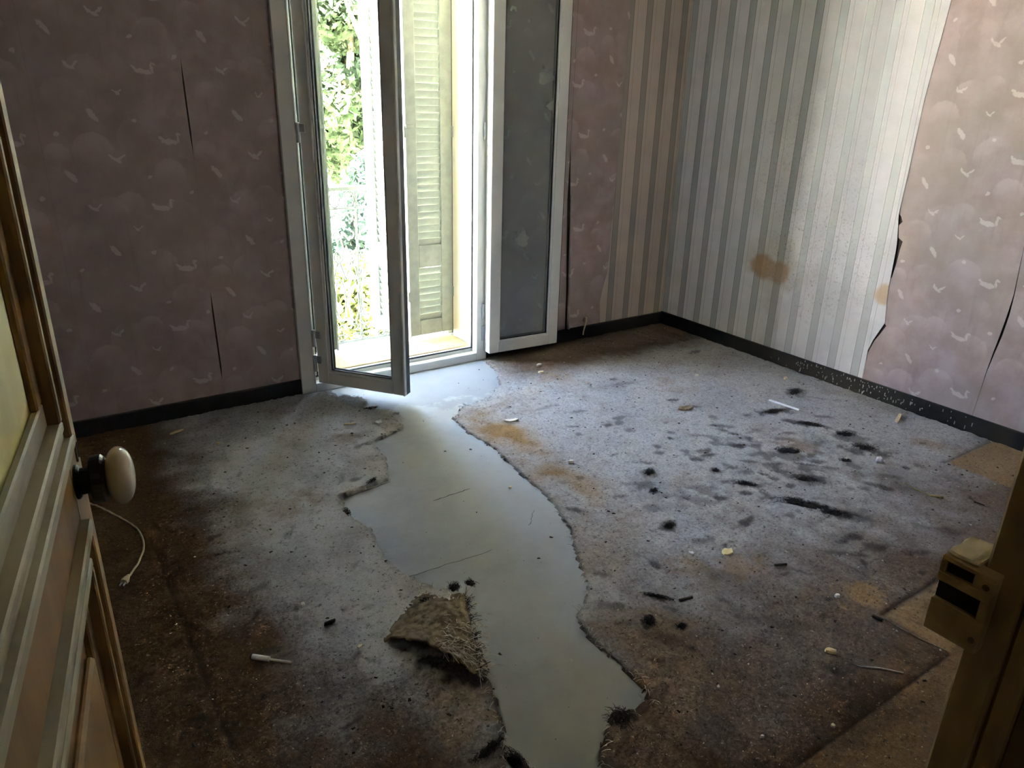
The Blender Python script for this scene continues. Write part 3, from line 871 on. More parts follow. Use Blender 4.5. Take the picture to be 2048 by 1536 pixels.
# notch so that the carpet stops at the threshold
D = np.where((Y > YW-0.035) & (X > 1.13) & (X < 2.262), -1.0, D)
Z = 0.008 + 0.0040*n2 + 0.0032*n3
edge = np.exp(-np.clip(D, 0, 1)/0.018)
lift = np.clip(nz(7, 2, 13.0)+0.05, 0, 1)
leftside = (X < 1.45)
Z += edge*lift*np.where(leftside, 0.030, 0.012)
dust = sstep(0.30, 0.66, X+0.09*n1) * sstep(0.55, 1.05, Y+0.12*n1-0.10*(X < 1.2))
dust *= 1-0.92*sstep(2.95, 3.28, Y+0.10*n1)*sstep(1.95, 2.4, X)  # less dust also paints the shade of the far corner
dust *= 1-0.85*sstep(1.75, 1.0, Y+0.15*n1+0.1*(X > 2.2))  # browner pile here, also painting the light falloff toward the camera
dust *= 1-0.6*sstep(0.95, 0.6, Y+0.1*n1)
dust *= 1-0.85*sstep(1.9, 1.2, Y+0.12*n1)*sstep(0.80, 0.45, X+0.1*n1)
dust *= 1-0.8*sstep(0.72, 0.68, Y)
dust = np.clip(dust*(1.0+0.22*n1), 0, 1)
clean = np.zeros_like(X)
def rect(x0, x1, y0, y1, w=0.012):
    return sstep(x0-w, x0+w, X)*sstep(x1+w, x1-w, X)*sstep(y0-w, y0+w, Y)*sstep(y1+w, y1-w, Y)
clean = np.maximum(clean, 0.8*rect(3.29, XR, 1.08, 1.345))
clean = np.maximum(clean, 0.7*rect(2.05, 3.2, 0.70, 0.895))
clean = np.maximum(clean, 0.3*rect(0.25, XR, 0.0, 0.69))
# orange-tan worn band along the right torn edge, and by the threshold
band = np.exp(-((D-0.13)/0.12)**2)*(X > 1.3)*sstep(1.4, 1.7, Y)*sstep(3.1, 2.8, Y)
clean = np.maximum(clean, np.clip(0.9*band*(0.8+n1), 0, 1))
for (px, r_, k_) in (((1290, 1270), .20, .3), ((1330, 1390), .20, .25), ((930, 1450), .12, .35), ((1735, 1195), .13, .8), ((1480, 1135), .10, .5), ((1600, 900), .12, .45), ((1850, 890), .10, .5), ((690, 880), .10, .5), ((1330, 770), .12, .4), ((560, 1010), .15, .4), ((1120, 760), .15, .4), ((1380, 1140), .09, .45)):
    c_ = fl(*px)
    clean = np.maximum(clean, np.clip(k_*sstep(1.0, 0.3, np.hypot(X-c_.x, Y-c_.y)/r_+0.5*n2+0.5*n1), 0, 1))
soot_shade = np.zeros_like(X)
def smear(px, rx, ry, k, rot=0.0):
    global soot_shade
    c = fl(*px)
    # smears run along the direction of pile, i.e. roughly across the room
    rx, ry = rx*1.25, ry*1.25
    ca, sa = math.cos(rot), math.sin(rot)
    dx, dy = X-c.x, Y-c.y
    a = (dx*ca+dy*sa)/rx; b = (-dx*sa+dy*ca)/ry
    q = np.sqrt(a*a+b*b) + 0.55*n2 + 0.35*n1
    soot_shade = np.maximum(soot_shade, k*sstep(1.0, 0.35, q))
for s in (((1590, 788), .09, .05, .55, .3), ((1545, 826), .12, .035, .75, -.3), ((1610, 850), .13, .035, .8, -.9), ((1700, 880), .10, .07, .6, -.9), ((1728, 905), .12, .06, .8, -.8),
          ((1580, 915), .13, .06, .65, -.7), ((1550, 935), .06, .04, .5, 0), ((1625, 962), .10, .045, .75, -.9), ((1600, 1008), .13, .04, .95, -.9), ((1665, 1030), .10, .035, .9, -.9),
          ((1295, 948), .05, .035, .7, .4), ((1290, 975), .05, .035, .65, -.5), ((1310, 988), .03, .02, .7, 0), ((1400, 985), .13, .07, .45, -.6), ((1370, 1000), .12, .05, .5, -.8), ((1300, 1020), .07, .03, .5, -.4),
          ((1335, 1055), .045, .035, .7, 0), ((1492, 972), .07, .03, .75, -.9), ((1430, 945), .03, .03, .6, 0), ((1510, 865), .05, .015, .35, 0), ((1155, 826), .06, .018, .6, -.3), ((1240, 838), .05, .015, .5, -.2),
          ((1360, 818), .07, .05, .25, 0), ((1405, 1083), .06, .03, .55, -.4), ((1450, 1094), .05, .012, .75, .1), ((1690, 1112), .07, .015, .6, -.8), ((1870, 1060), .1, .03, .45, -.9), ((1830, 960), .2, .12, .28, -.6),
          ((1310, 1200), .05, .02, .7, -.9), ((1335, 1220), .06, .012, .6, -.9), ((1298, 1245), .028, .022, .75, 0), ((1362, 1258), .02, .015, .75, 0), ((1680, 1345), .06, .03, .55, -.8), ((1730, 1390), .1, .06, .4, 0),
          ((1750, 1440), .1, .05, .4, 0), ((1190, 1150), .05, .02, .5, -.9), ((1218, 1215), .05, .02, .45, -.9), ((720, 895), .05, .02, .6, .2), ((800, 828), .04, .02, .7, 0), ((1390, 705), .05, .02, .6, 0), ((1330, 690), .1, .04, .4, 0),
          ((880, 1332), .15, .034, 1.0, -1.1), ((850, 1300), .09, .04, .8, -1.1), ((1235, 1440), .05, .03, .85, .2), ((980, 1505), .05, .02, .7, .3), ((1550, 985), .35, .22, .2, -.8), ((1330, 980), .22, .12, .25, -.6), ((1680, 900), .3, .16, .25, -.8), ((1480, 880), .12, .03, .35, -.3), ((1270, 700), .3, .1, .4, 0), ((1400, 670), .25, .08, .5, 0), ((1250, 770), .1, .02, .3, -.2), ((1090, 818), .07, .012, .4, 0), ((1420, 1150), .1, .03, .3, -.8), ((1560, 1250), .12, .03, .3, -.8), ((520, 1180), .04, .02, .5, .3), ((360, 1285), .03, .02, .6, .5), ((1700, 1475), .09, .04, .35, 0), ((1330, 1280), .07, .02, .35, -.9), ((700, 1480), .02, .02, .6, 0)):  # the first two smears paint the shade under the flap lip
    smear(s[0], s[1], s[2], s[3], s[4])
for k in range(95):
    u, v = rng.normal(0, 0.9), rng.normal(0, 0.75)
    smear((1520+150*u+40*v, 945+75*v+20*u), rng.uniform(.02, .065), rng.uniform(.01, .026), rng.uniform(.45, .85), rng.normal(-.7, .35))
for k in range(60):
    smear((rng.uniform(1080, 1850), rng.uniform(760, 1330)), rng.uniform(.015, .05), rng.uniform(.007, .016), rng.uniform(.3, .7), rng.normal(-.6, .5))
for k in range(30):
    smear((rng.uniform(330, 760), rng.uniform(900, 1500)), rng.uniform(.012, .04), rng.uniform(.006, .014), rng.uniform(.3, .6), rng.normal(.3, .6))
# darker along the torn edges and the seams
soot_shade = np.maximum(soot_shade, 0.8*np.exp(-np.clip(D, 0, 1)/0.010)*(0.55+n2))
groove = np.zeros_like(X)
def seam(x0, x1, y0, y1, k=1.0):
    global groove
    if abs(x1-x0) < 1e-6: g = np.exp(-((X-x0)/0.0065)**2)*((Y > y0) & (Y < y1))
    else: g = np.exp(-((Y-y0)/0.0065)**2)*((X > x0) & (X < x1))
    groove = np.maximum(groove, k*g)
seam(0.226, 0.226, 0.3, 2.56, 0.8); seam(0.226, 2.06, 0.70, 0.70, 1.0); seam(3.27, XR, 1.352, 1.352, 0.9); seam(2.04, 2.5, 0.905, 0.905, 0.9)
Z -= 0.008*groove
soot_shade = np.maximum(soot_shade, 0.75*groove)
# small ridge where the pile is pushed up beside the grooves
soot_shade = np.clip(soot_shade, 0, 1)
Z = np.where(D < 0, -0.004, np.maximum(Z, 0.0016))
keepv = D > -STEP*0.9
quad = keepv[:-1, :-1] & keepv[1:, :-1] & keepv[1:, 1:] & keepv[:-1, 1:] & ((D[:-1, :-1] > 0) | (D[1:, :-1] > 0) | (D[1:, 1:] > 0) | (D[:-1, 1:] > 0))
ids = np.arange(nx*ny).reshape(nx, ny)
Q = np.stack([ids[:-1, :-1][quad], ids[1:, :-1][quad], ids[1:, 1:][quad], ids[:-1, 1:][quad]], 1)
used = np.unique(Q); remap = -np.ones(nx*ny, int); remap[used] = np.arange(len(used))
me = bpy.data.meshes.new('carpet')
V = np.stack([X.ravel(), Y.ravel(), Z.ravel()], 1)[used]
me.from_pydata(V.tolist(), [], remap[Q].tolist())
at = me.color_attributes.new('wear_light', 'FLOAT_COLOR', 'POINT')
painted_light = sstep(0.45, 0.75, X+0.1*n1)*sstep(1.5, 1.3, X)*sstep(1.25, 1.7, Y+0.15*n1)*sstep(3.25, 3.05, Y)*np.clip(0.9+0.8*n1, 0, 1)  # painted light: brightens the carpet left of the tear
C = np.stack([dust.ravel(), soot_shade.ravel(), clean.ravel(), painted_light.ravel()], 1)[used]
at.data.foreach_set('color', C.astype(np.float32).ravel())
me.polygons.foreach_set('use_smooth', [True]*len(me.polygons))
me.materials.append(M['carpet'])
carpet = bpy.data.objects.new('carpet', me)
link(carpet)
tag(carpet, 'worn dusty tan carpet with black smears, torn open along the middle of the floor', 'carpet')
def cz(x, y):
    i = int(round((x-xs[0])/STEP)); j = int(round((y-ys[0])/STEP))
    if 0 <= i < nx and 0 <= j < ny and D[i, j] > 0: return float(Z[i, j])
    return 0.0

# open joints of the bare screed
def joint(p0, p1, w):
    a, b = fl(*p0), fl(*p1)
    bm = bmesh.new()
    N = 14
    prev = None
    d = (b-a).normalized(); n_ = Vector((-d.y, d.x, 0))
    for i in range(N+1):
        p = a.lerp(b, i/N)+n_*0.006*noise.noise(Vector((i*0.6, a.x*9, 0)))
        ww = w*(0.5+0.8*abs(noise.noise(Vector((i*0.9, a.y*7, 3)))))*(1 if 0 < i < N else 0.2)
        cur = [bm.verts.new(p+n_*ww+Vector((0, 0, 0.0004))), bm.verts.new(p+Vector((0, 0, 0.0012))), bm.verts.new(p-n_*ww+Vector((0, 0, 0.0004)))]
        if prev:
            bm.faces.new((prev[0], prev[1], cur[1], cur[0])); bm.faces.new((prev[1], prev[2], cur[2], cur[1]))
        prev = cur
    obj('joint', bm, M['grit_dark'], floor)
for jn in (((780, 964), (684, 998), .002), ((866, 1002), (940, 977), .0025), ((790, 1163), (985, 1100), .0012), ((1058, 1052), (1068, 1020), .001), ((1152, 1234), (1220, 1236), .0015)): joint(*jn)

# frayed fibres along the torn edge
bm = bmesh.new()
cand = np.argwhere((D > 0.0) & (D < 0.012))
rng.shuffle(cand)
for i, j in cand[:900]:
    x, y = X[i, j], Y[i, j]
    a = rng.uniform(0, 6.28); l = rng.uniform(0.008, 0.03); z = max(cz(x, y), 0.003)
    p = Vector((x, y, z))
    q = p+Vector((math.cos(a)*l, math.sin(a)*l, rng.uniform(-0.002, 0.006)))
    q.z = max(q.z, 0.0015)
    tube(bm, [p, (p+q)/2+Vector((0, 0, 0.003)), q], 0.0006, 3)
tag(obj('edge_fibre', bm, M['fibre'], carpet), label='frayed pale fibres along the torn carpet edge', kind='stuff')

# the lifted, folded flap at the torn edge
fr = tag(empty('carpet_flap', (0.86, 1.58, 0.0)), 'lifted crumpled flap of torn carpet with pale frayed fringe over a dark hollow', 'carpet')
A0, A1 = fl(765, 1282), fl(960, 1362)      # front lip ends
B0, B1 = fl(838, 1186), fl(930, 1192)      # back edge
bm = bmesh.new()
NU, NV = 34, 30
g = {}
def flap_pt(u, v):
    p = (A0*(1-u)+A1*u)*(1-v)+(B0*(1-u)+B1*u)*v
    h = (0.045*math.sin(math.pi*min(1, u*1.02))**0.8+0.012*u)*(1-v)**1.1*(0.8+0.2*math.cos(v*9)) + 0.018*math.sin(math.pi*v)*u
    h += 0.006*noise.fractal(Vector((u*5, v*5, 2)), 0.8, 2, 3) + 0.004*noise.noise(Vector((u*20, v*20, 7)))
    # lip droops in the middle, side at the right rolls down
    h *= 1-0.55*sstep(0.86, 1.0, np.array(u)).item()
    jag = 0.010*noise.noise(Vector((u*16, 1, 4)))*(1-v)
    return Vector((p.x-jag, p.y-jag*1.4, max(0.004, h+0.007)))
for a in range(NU+1):
    for b in range(NV+1): g[a, b] = bm.verts.new(flap_pt(a/NU, b/NV)-Vector((0.86, 1.58, 0)))
for a in range(NU):
    for b in range(NV): bm.faces.new((g[a, b], g[a+1, b], g[a+1, b+1], g[a, b+1]))
M['flap'] = noisy('flap_pile', lin(112, 98, 78), lin(146, 134, 114), 40, 0.95, 0.8, bscale=260, bdist=0.006, spec=0.1)
fo = obj('flap_sheet', bm, M['flap'], fr, smooth=True)
md = fo.modifiers.new('thick', 'SOLIDIFY'); md.thickness = 0.006; md.offset = -1
bm = bmesh.new()
for i in range(210):
    u = 0.55+0.45*rng.random(); v = 0.55*rng.random()**1.5
    if i % 3 == 0: u = 1.0; v = rng.random()
    p = flap_pt(u, v)-Vector((0.86, 1.58, 0))
    d = Vector((rng.normal(0.35, 0.5), rng.normal(-0.7, 0.5), rng.normal(-0.1, 0.35)))*rng.uniform(0.015, 0.05)
    q = p+d; q.z = max(q.z, 0.003)
    tube(bm, [p, p+d*0.5+Vector((0, 0, 0.006)), q], 0.0011, 3)
tag(obj('fringe', bm, M['fibre'], fr), label='pale frayed fringe', kind='stuff')
bm = bmesh.new()
for i in range(70):
    u = rng.random(); p = flap_pt(1.0, u)-Vector((0.86, 1.58, 0))
    d = Vector((rng.normal(0.02, 0.012), rng.normal(0, 0.016), rng.uniform(-0.004, 0.012)))
    q = p+d; q.z = max(q.z, 0.003)
    tube(bm, [p, p+d*0.5+Vector((0, 0, 0.004)), q], 0.0009, 3)
tag(obj('dark_fringe', bm, M['fluff'], fr), label='black matted fibres', kind='stuff')

# loose grit, nobody could count it
def grit(name, n, m, smin, smax, label, cat):
    bm = bmesh.new()
    k = 0
    while k < n:
        x, y = rng.uniform(0.1, 3.65), rng.uniform(0.4, 3.5)
        i = int((x-xs[0])/STEP); j = int((y-ys[0])/STEP)
        if D[min(i, nx-1), min(j, ny-1)] < 0 and rng.random() < 0.8: continue
        s = smin+(smax-smin)*rng.random()**3
        z = cz(x, y)
        a = rng.uniform(0, 6.28)
        vs = [bm.verts.new((x+s*c*math.cos(a)-s*d*0.7*math.sin(a), y+s*c*math.sin(a)+s*d*0.7*math.cos(a), z+s*e)) for c, d, e in
              ((-1, -.6, 0.0), (1, -.8, .05), (.8, .9, 0.0), (-.7, .8, .05), (rng.uniform(-.3, .3), rng.uniform(-.3, .3), .55))]
        for q in ((0, 1, 4), (1, 2, 4), (2, 3, 4), (3, 0, 4), (3, 2, 1, 0)): bm.faces.new([vs[w] for w in q])
        k += 1
    return tag(obj(name, bm, m), label, cat, kind='stuff')
grit('dark_grit', 1500, M['grit_dark'], 0.0015, 0.008, 'dark crumbs of dirt strewn all over the worn carpet', 'debris')
grit('plaster_grit', 800, M['grit_light'], 0.0012, 0.0055, 'tiny pale plaster crumbs strewn all over the worn carpet', 'debris')

# ------------------------------------------------------------------ black fluff clumps
def clump(px, rx, ry, h, rot, label, n=70, seed=0):
    c = fl(*px)
    r = np.random.default_rng(seed)
    z = cz(c.x, c.y)
    e = tag(empty('fluff_clump', (c.x, c.y, z), rot), label, 'fluff', 'black fluff clumps on the carpet')
    bm = bmesh.new()
    NU, NR = 20, 5
    rings = []
    for k in range(NR):
        q = (k+1)/NR
        ring = []
        for a in range(NU):
            th = 2*math.pi*a/NU
            w = q*(1+0.45*noise.noise(Vector((math.cos(th)*1.6, math.sin(th)*1.6, seed*3.1))))
            zz = h*(1-q**1.5)*(0.7+0.8*noise.noise(Vector((math.cos(th)*q*3, math.sin(th)*q*3, seed*1.7))))
            ring.append(bm.verts.new((rx*w*math.cos(th), ry*w*math.sin(th), max(zz, -0.002 if k == NR-1 else 0.001))))
        rings.append(ring)
    top = bm.verts.new((0, 0, h*0.9))
    for a in range(NU): bm.faces.new((top, rings[0][a], rings[0][(a+1) % NU]))
    for A, B in zip(rings, rings[1:]):
        for a in range(NU): bm.faces.new((A[a], B[a], B[(a+1) % NU], A[(a+1) % NU]))
    obj('matted_core', bm, M['fluff'], e, smooth=True)
    bm = bmesh.new()
    for i in range(n):
        th = r.uniform(0, 6.28); q = 1.25*r.random()**0.5
        p = Vector((rx*q*math.cos(th), ry*q*math.sin(th), h*0.6*(1-q)+0.002))
        d = Vector((r.normal(0, rx*0.22), r.normal(0, ry*0.55), r.uniform(0, h*0.9)))
        m_ = p+d*0.5+Vector((0, 0, h*0.3))
        qd = p+d
        qd.z = max(0.001, qd.z-h*0.4)
        tube(bm, [p, m_, qd], 0.0006, 3)
    tag(obj('strand', bm, M['fluff'], e), kind='stuff')
    return e
CL = [((1606, 1012), .085, .022, .014, -.95, 'largest black fluff clump, long, on the carpet toward the door frame'),
      ((1668, 1030), .05, .018, .010, -.9, 'black fluff streak just beyond the tail of the largest clump'),
      ((1728, 898), .05, .03, .014, -.7, 'black fluff clump touching the white plastic cap'),
      ((1690, 872), .035, .022, .010, -.8, 'black fluff clump between the plastic cap and the white stick'),
      ((1612, 962), .04, .02, .010, -.9, 'black fluff clump midway between the white stick and the largest clump'),
      ((1575, 905), .05, .022, .010, -.6, 'flat black fluff clump below the white stick, above the middle of the smears'),
      ((1545, 826), .06, .016, .009, -.3, 'thin black fluff streak at the end of the white stick'),
      ((1620, 852), .05, .014, .009, -.9, 'thin black fluff streak running away from the white stick'),
      ((1590, 786), .05, .022, .008, .3, 'grey fluff smudge between the white stick and the black baseboard'),
      ((1298, 949), .026, .017, .012, .3, 'small pointed black fluff tuft near the white pebble'),
      ((1308, 985), .020, .012, .010, .0, 'small black fluff knot under the pointed tuft'),
      ((1337, 1055), .024, .018, .010, .2, 'round black fluff tuft beside the bluish chip'),
      ((1492, 972), .036, .013, .010, -.9, 'lone oval fluff tuft left of the largest clump'),
      ((1430, 944), .014, .014, .008, 0, 'tiny round black tuft in the middle of the smears'),
      ((1298, 1246), .020, .017, .010, .3, 'round black tuft close to the bare screed strip'),
      ((1316, 1198), .040, .008, .007, -.9, 'narrow comb-like black fluff streak near the round tuft'),
      ((1362, 1258), .013, .011, .007, 0, 'small black tuft at the end of the comb-like streak'),
      ((745, 968), .026, .009, .010, .5, 'black knotted tuft on the torn edge left of the bare screed'),
      ((692, 1025), .012, .022, .014, .1, 'upright black tuft at the torn corner of carpet'),
      ((908, 1176), .018, .014, .018, .4, 'grey black tuft behind the crumpled carpet flap'),
      ((940, 1166), .014, .018, .006, .2, 'thin grey tuft on bare screed behind the crumpled flap'),
      ((950, 1360), .022, .016, .012, .8, 'black tuft at the front tip of the crumpled flap'),
      ((738, 818), .040, .009, .008, .0, 'black frayed tuft on the torn edge under the open sash'),
      ((1237, 1441), .030, .022, .012, .3, 'black clump with spread strands where the bare screed ends, nearest the camera'),
      ((975, 1507), .045, .010, .014, .2, 'black matted roll on the torn edge at the photo bottom, below the flap'),
      ((1035, 1525), .016, .030, .014, .2, 'black matted tuft at the photo bottom, right of the matted roll'),
      ((850, 1208), .016, .012, .012, .2, 'round black tuft lying on the back edge of the crumpled flap'),
      ((1690, 925), .022, .012, .008, -.6, 'dark fluff tuft left of the white plastic cap')]
for i, c in enumerate(CL): clump(c[0], c[1], c[2], c[3], c[4], c[5], 60 if max(c[1], c[2]) < 0.03 else 150, i+1)

# ------------------------------------------------------------------ small litter
def chip(name, px, l, w, h, rot, m, label, cat='scrap', seed=1, curl=0.0):
    c = fl(*px); z = cz(c.x, c.y)
    bm = bmesh.new()
    N = 10
    top, bot = [], []
    for k in range(N):
        th = 2*math.pi*k/N
        q = 1+0.55*noise.noise(Vector((math.cos(th)*2.6, math.sin(th)*2.6, seed*2.7)))
        x, y = l/2*q*math.cos(th), w/2*q*math.sin(th)
        cz_ = curl*abs(x/(l/2))**2*l
        top.append(bm.verts.new((x*0.9, y*0.9, h+cz_+h*0.3*noise.noise(Vector((x*80, y*80, seed))))))
        bot.append(bm.verts.new((x, y, cz_)))
    for k in range(N): bm.faces.new((bot[k], bot[(k+1) % N], top[(k+1) % N], top[k]))
    bm.faces.new(bot[::-1])
    t = bm.verts.new((l*0.05, 0, h*1.15))
    for k in range(N): bm.faces.new((top[k], top[(k+1) % N], t))
    return tag(obj(name, bm, m, loc=(c.x, c.y, z+0.001), rot=(0, 0, rot)), label, cat)
chip('paper_scrap', (1022, 845), .075, .028, .005, -.25, M['paper_white'], 'oblong white paper scrap on the carpet in front of the right sash', 'scrap', 3, .05)
chip('paint_chip', (757, 849), .038, .030, .006, .5, M['white_plastic'], 'bluish white chip lying under the open sash, left of bare screed', 'chip', 4, .08)
chip('wood_splinter', (700, 854), .055, .014, .006, -.3, M['chip_yellow'], 'beige splinter beside the bluish white chip', 'splinter', 5)
chip('pebble', (1142, 929), .026, .018, .010, .1, M['paper_white'], 'white pebble near the tan edge of the carpet', 'pebble', 6)
chip('plaster_chip', (1660, 1310), .036, .019, .008, -.9, M['chip_yellow'], 'pale yellow plaster chip, largest near the door frame', 'chip', 7)
chip('plaster_chip', (1673, 1198), .018, .015, .008, .4, M['paper_white'], 'small white plaster chip on the tan carpet patch', 'chip', 8)
chip('paint_chip', (1382, 1111), .022, .018, .004, .4, M['white_plastic'], 'bluish white flat chip beside the tan scrap', 'chip', 9)
chip('carpet_scrap', (1455, 1108), .048, .036, .004, .2, M['chip_yellow'], 'square tan scrap of carpet lying flat on the grey dust', 'scrap', 10)
chip('plaster_chip', (607, 1216), .015, .013, .009, .2, M['paper_white'], 'small white chip left of the crumpled flap', 'chip', 11)
chip('wood_splinter', (355, 869), .065, .014, .006, .35, M['chip_yellow'], 'beige splinter near the black baseboard beyond the door knob', 'splinter', 12)
chip('plaster_chip', (437, 892), .016, .014, .009, .2, M['chip_yellow'], 'tiny pale chip alone on the dark brown carpet', 'chip', 13)
chip('plaster_chip', (1078, 734), .040, .022, .010, .2, M['paper_white'], 'white chip near the threshold, the farther of two', 'chip', 14)
chip('plaster_chip', (1081, 748), .032, .020, .010, -.2, M['chip_cream'], 'cream chip near the threshold, the closer of two', 'chip', 15)
chip('plaster_chip', (1393, 755), .030, .016, .008, -.2, M['paper_white'], 'white chip on the carpet facing the far corner', 'chip', 16)
chip('plaster_chip', (1570, 760), .040, .018, .008, .4, M['chip_cream'], 'pale chip lying near the black baseboard under the striped wallpaper', 'chip', 17)
chip('plaster_chip', (1020, 976), .016, .012, .006, .1, M['chip_cream'], 'tiny pale chip on the bare screed strip', 'chip', 18)
chip('plaster_chip', (1436, 1380), .012, .008, .006, .7, M['paper_white'], 'tiny white chip on brown carpet near the photo bottom, nearest the screed', 'chip', 19)
chip('plaster_chip', (1523, 1480), .010, .008, .006, .1, M['paper_white'], 'tiny white chip on brown carpet beside the long groove, nearest the camera', 'chip', 20)
chip('plaster_chip', (1664, 1459), .012, .010, .006, .5, M['chip_cream'], 'tiny pale chip lying at the lip of the long groove', 'chip', 21)
chip('paint_chip', (720, 1298), .018, .010, .004, .5, M['chip_cream'], 'small pale flake on grey carpet left of the flap hollow', 'chip', 22)
chip('carpet_scrap', (1370, 820), .10, .05, .006, -.1, M['flap'], 'tan worn patch of loose pile in the middle of the grey carpet', 'scrap', 24)
chip('dark_cork', (660, 1252), .036, .013, .011, .05, M['dark_twig'], 'short black stub lying on grey carpet left of the flap', 'stub', 25)

def rod(name, p0, p1, r, m, label, cat, z0=None, n=8, taper=None, mid=()):
    a = fl(*p0); b = fl(*p1)
    pts = [a]+[fl(*q) for q in mid]+[b]
    c = pts[0].lerp(pts[-1], 0.5)
    bm = bmesh.new()
    tube(bm, [Vector((p.x-c.x, p.y-c.y, r+(cz(p.x, p.y)))) for p in pts], r, n, taper=taper)
    return tag(obj(name, bm, m, loc=(c.x, c.y, 0.0), smooth=False), label, cat)
rod('plastic_stick', (1538, 804), (1598, 826), .006, M['white_plastic'], 'thin white plastic stick lying among black smears near the right wall', 'stick')
rod('dry_twig', (1808, 972), (1885, 1000), .004, M['twig'], 'yellowish dry twig on the carpet near the door frame', 'twig', taper=[.5, .8, 1, 1.4], mid=((1832, 984), (1860, 996)))
rod('dark_twig', (1940, 1000), (1968, 1016), .0035, M['dark_twig'], 'short hooked dark twig beside the yellowish twig', 'twig', taper=[1.5, 1, .7], mid=((1948, 1010),))
rod('dark_twig', (1358, 1206), (1384, 1200), .0045, M['dark_twig'], 'short straight dark twig near the bare screed', 'twig')
rod('dark_twig', (1548, 1137), (1572, 1134), .004, M['dark_twig'], 'short dark twig with a pale upper edge on grey carpet', 'twig')
rod('fibre_strand', (1690, 1330), (1805, 1352), .0022, M['fibre'], 'long pale fibre strand next to the yellow plaster chip', 'fibre', mid=((1720, 1338), (1760, 1342)))
rod('fibre_strand', (1768, 1242), (1892, 1306), .0026, M['flap'], 'thick pale torn strand along the tan carpet patch', 'fibre', mid=((1798, 1262), (1840, 1284)))
rod('dark_twig', (1744, 1238), (1764, 1248), .006, M['dark_twig'], 'dark stub at the start of the thick pale strand', 'twig')
# white stick with thick end
a, b, c_ = fl(506, 1321), fl(540, 1326), fl(584, 1331)
st = tag(empty('lolly_stick', (b.x, b.y, 0.006)), 'white plastic stick with a thick dark-rimmed end on the brown carpet', 'stick')
bm = bmesh.new(); tube(bm, [(a.x-b.x, a.y-b.y, 0.008), (0, 0, 0.008)], 0.0075, 12); obj('handle', bm, M['white_plastic'], st)
bm = bmesh.new(); tube(bm, [(0, 0, 0.007), (c_.x-b.x, c_.y-b.y, 0.005)], 0.0035, 8); obj('shaft', bm, M['paper_white'], st)
bm = bmesh.new(); d = (a-b).normalized(); tube(bm, [Vector((a.x-b.x, a.y-b.y, 0.008)), Vector((a.x-b.x, a.y-b.y, 0.008))+d*0.004], 0.0085, 12); tag(obj('rim', bm, M['dark_twig'], st), label='dark rim')
# white plastic cap
c = fl(1751, 926)
cap = tag(empty('plastic_cap', (c.x, c.y, 0.004)), 'white plastic cap lying on its side among the black fluff', 'cap')
bm = bmesh.new()
lathe(bm, [(0.013, 0), (0.014, 0.003), (0.014, 0.022), (0.010, 0.026), (0.0065, 0.028), (0.006, 0.036)], 16, Matrix.Translation((0, 0, 0.014)) @ Matrix.Rotation(math.radians(88), 4, 'X') @ Matrix.Rotation(0.4, 4, 'Y'))
obj('body', bm, M['white_plastic'], cap, smooth=False)
bm = bmesh.new()
lathe(bm, [(0.0148, 0.004), (0.0148, 0.009)], 16, Matrix.Translation((0, 0, 0.014)) @ Matrix.Rotation(math.radians(88), 4, 'X') @ Matrix.Rotation(0.4, 4, 'Y'))
obj('ring', bm, M['white_plastic'], cap)
# small upright trim block by the baseboard
c = fl(1795, 842)
d_ = fl(1802, 823)-fl(1788, 848); BLK = math.atan2(d_.y, d_.x)
bm = bmesh.new(); box(bm, -0.05, 0.05, -0.007, 0.007, 0, 0.016, 0.002)
tag(obj('wood_block', bm, M['chip_cream'], loc=(c.x, c.y, cz(c.x, c.y)), rot=(0, 0, BLK)), 'short pale wooden block on the floor near the black baseboard', 'block')
# wire end hanging over the far baseboard
e = tag(empty('wire_end', (3.02, YW-0.02, 0.0)), 'short cream wire end sticking out above the black baseboard near the corner', 'wire')
bm = bmesh.new(); tube(bm, [(0, 0.02, 0.125), (0, -0.004, 0.128), (-0.008, -0.012, 0.10), (-0.018, -0.010, 0.06), (-0.020, -0.010, 0.035)], 0.004, 8, taper=[1.4, 1.4, 1.2, 1, 1]); obj('wire', bm, M['cord'], e, smooth=True)
bm = bmesh.new(); box(bm, -0.009, 0.009, -0.012, 0.012, 0.115, 0.15, 0.003); obj('clip', bm, M['cord'], e)

# cream cable with plug behind the door
pts = [(120, 1030), (165, 1012), (198, 1019), (240, 1040), (272, 1060), (286, 1082), (288, 1104), (280, 1128), (264, 1152), (258, 1160)]
P = [fl(*p) for p in pts]
cb = tag(empty('power_cord', (P[5].x, P[5].y, 0.0)), 'cream power cord ending in a plug, curving out from behind the open door', 'cord')
def cat(P, k=6):
    out = []
    for i in range(len(P)-1):
        p0, p1, p2, p3 = P[max(i-1, 0)], P[i], P[i+1], P[min(i+2, len(P)-1)]
        for s in range(k):
            t = s/k
            out.append(0.5*((2*p1)+(p2-p0)*t+(2*p0-5*p1+4*p2-p3)*t*t+(3*p1-p0-3*p2+p3)*t**3))
    return out+[P[-1]]
S = cat(P)
off = Vector((P[5].x, P[5].y, 0))
bm = bmesh.new(); tube(bm, [p-off+Vector((0, 0, 0.004+max(cz(p.x, p.y), 0.007))) for p in S], 0.0036, 8); obj('cable', bm, M['cord'], cb, smooth=True)
d = (P[-1]-P[-3]).normalized(); q = P[-1]-off+Vector((0, 0, 0.015))
bm = bmesh.new(); tube(bm, [q-d*0.004, q+d*0.008, q+d*0.02, q+d*0.034], 0.012, 12, taper=[.45, .7, 1, .95]); obj('plug', bm, M['cord'], cb, smooth=False)
sd = Vector((-d.y, d.x, 0))
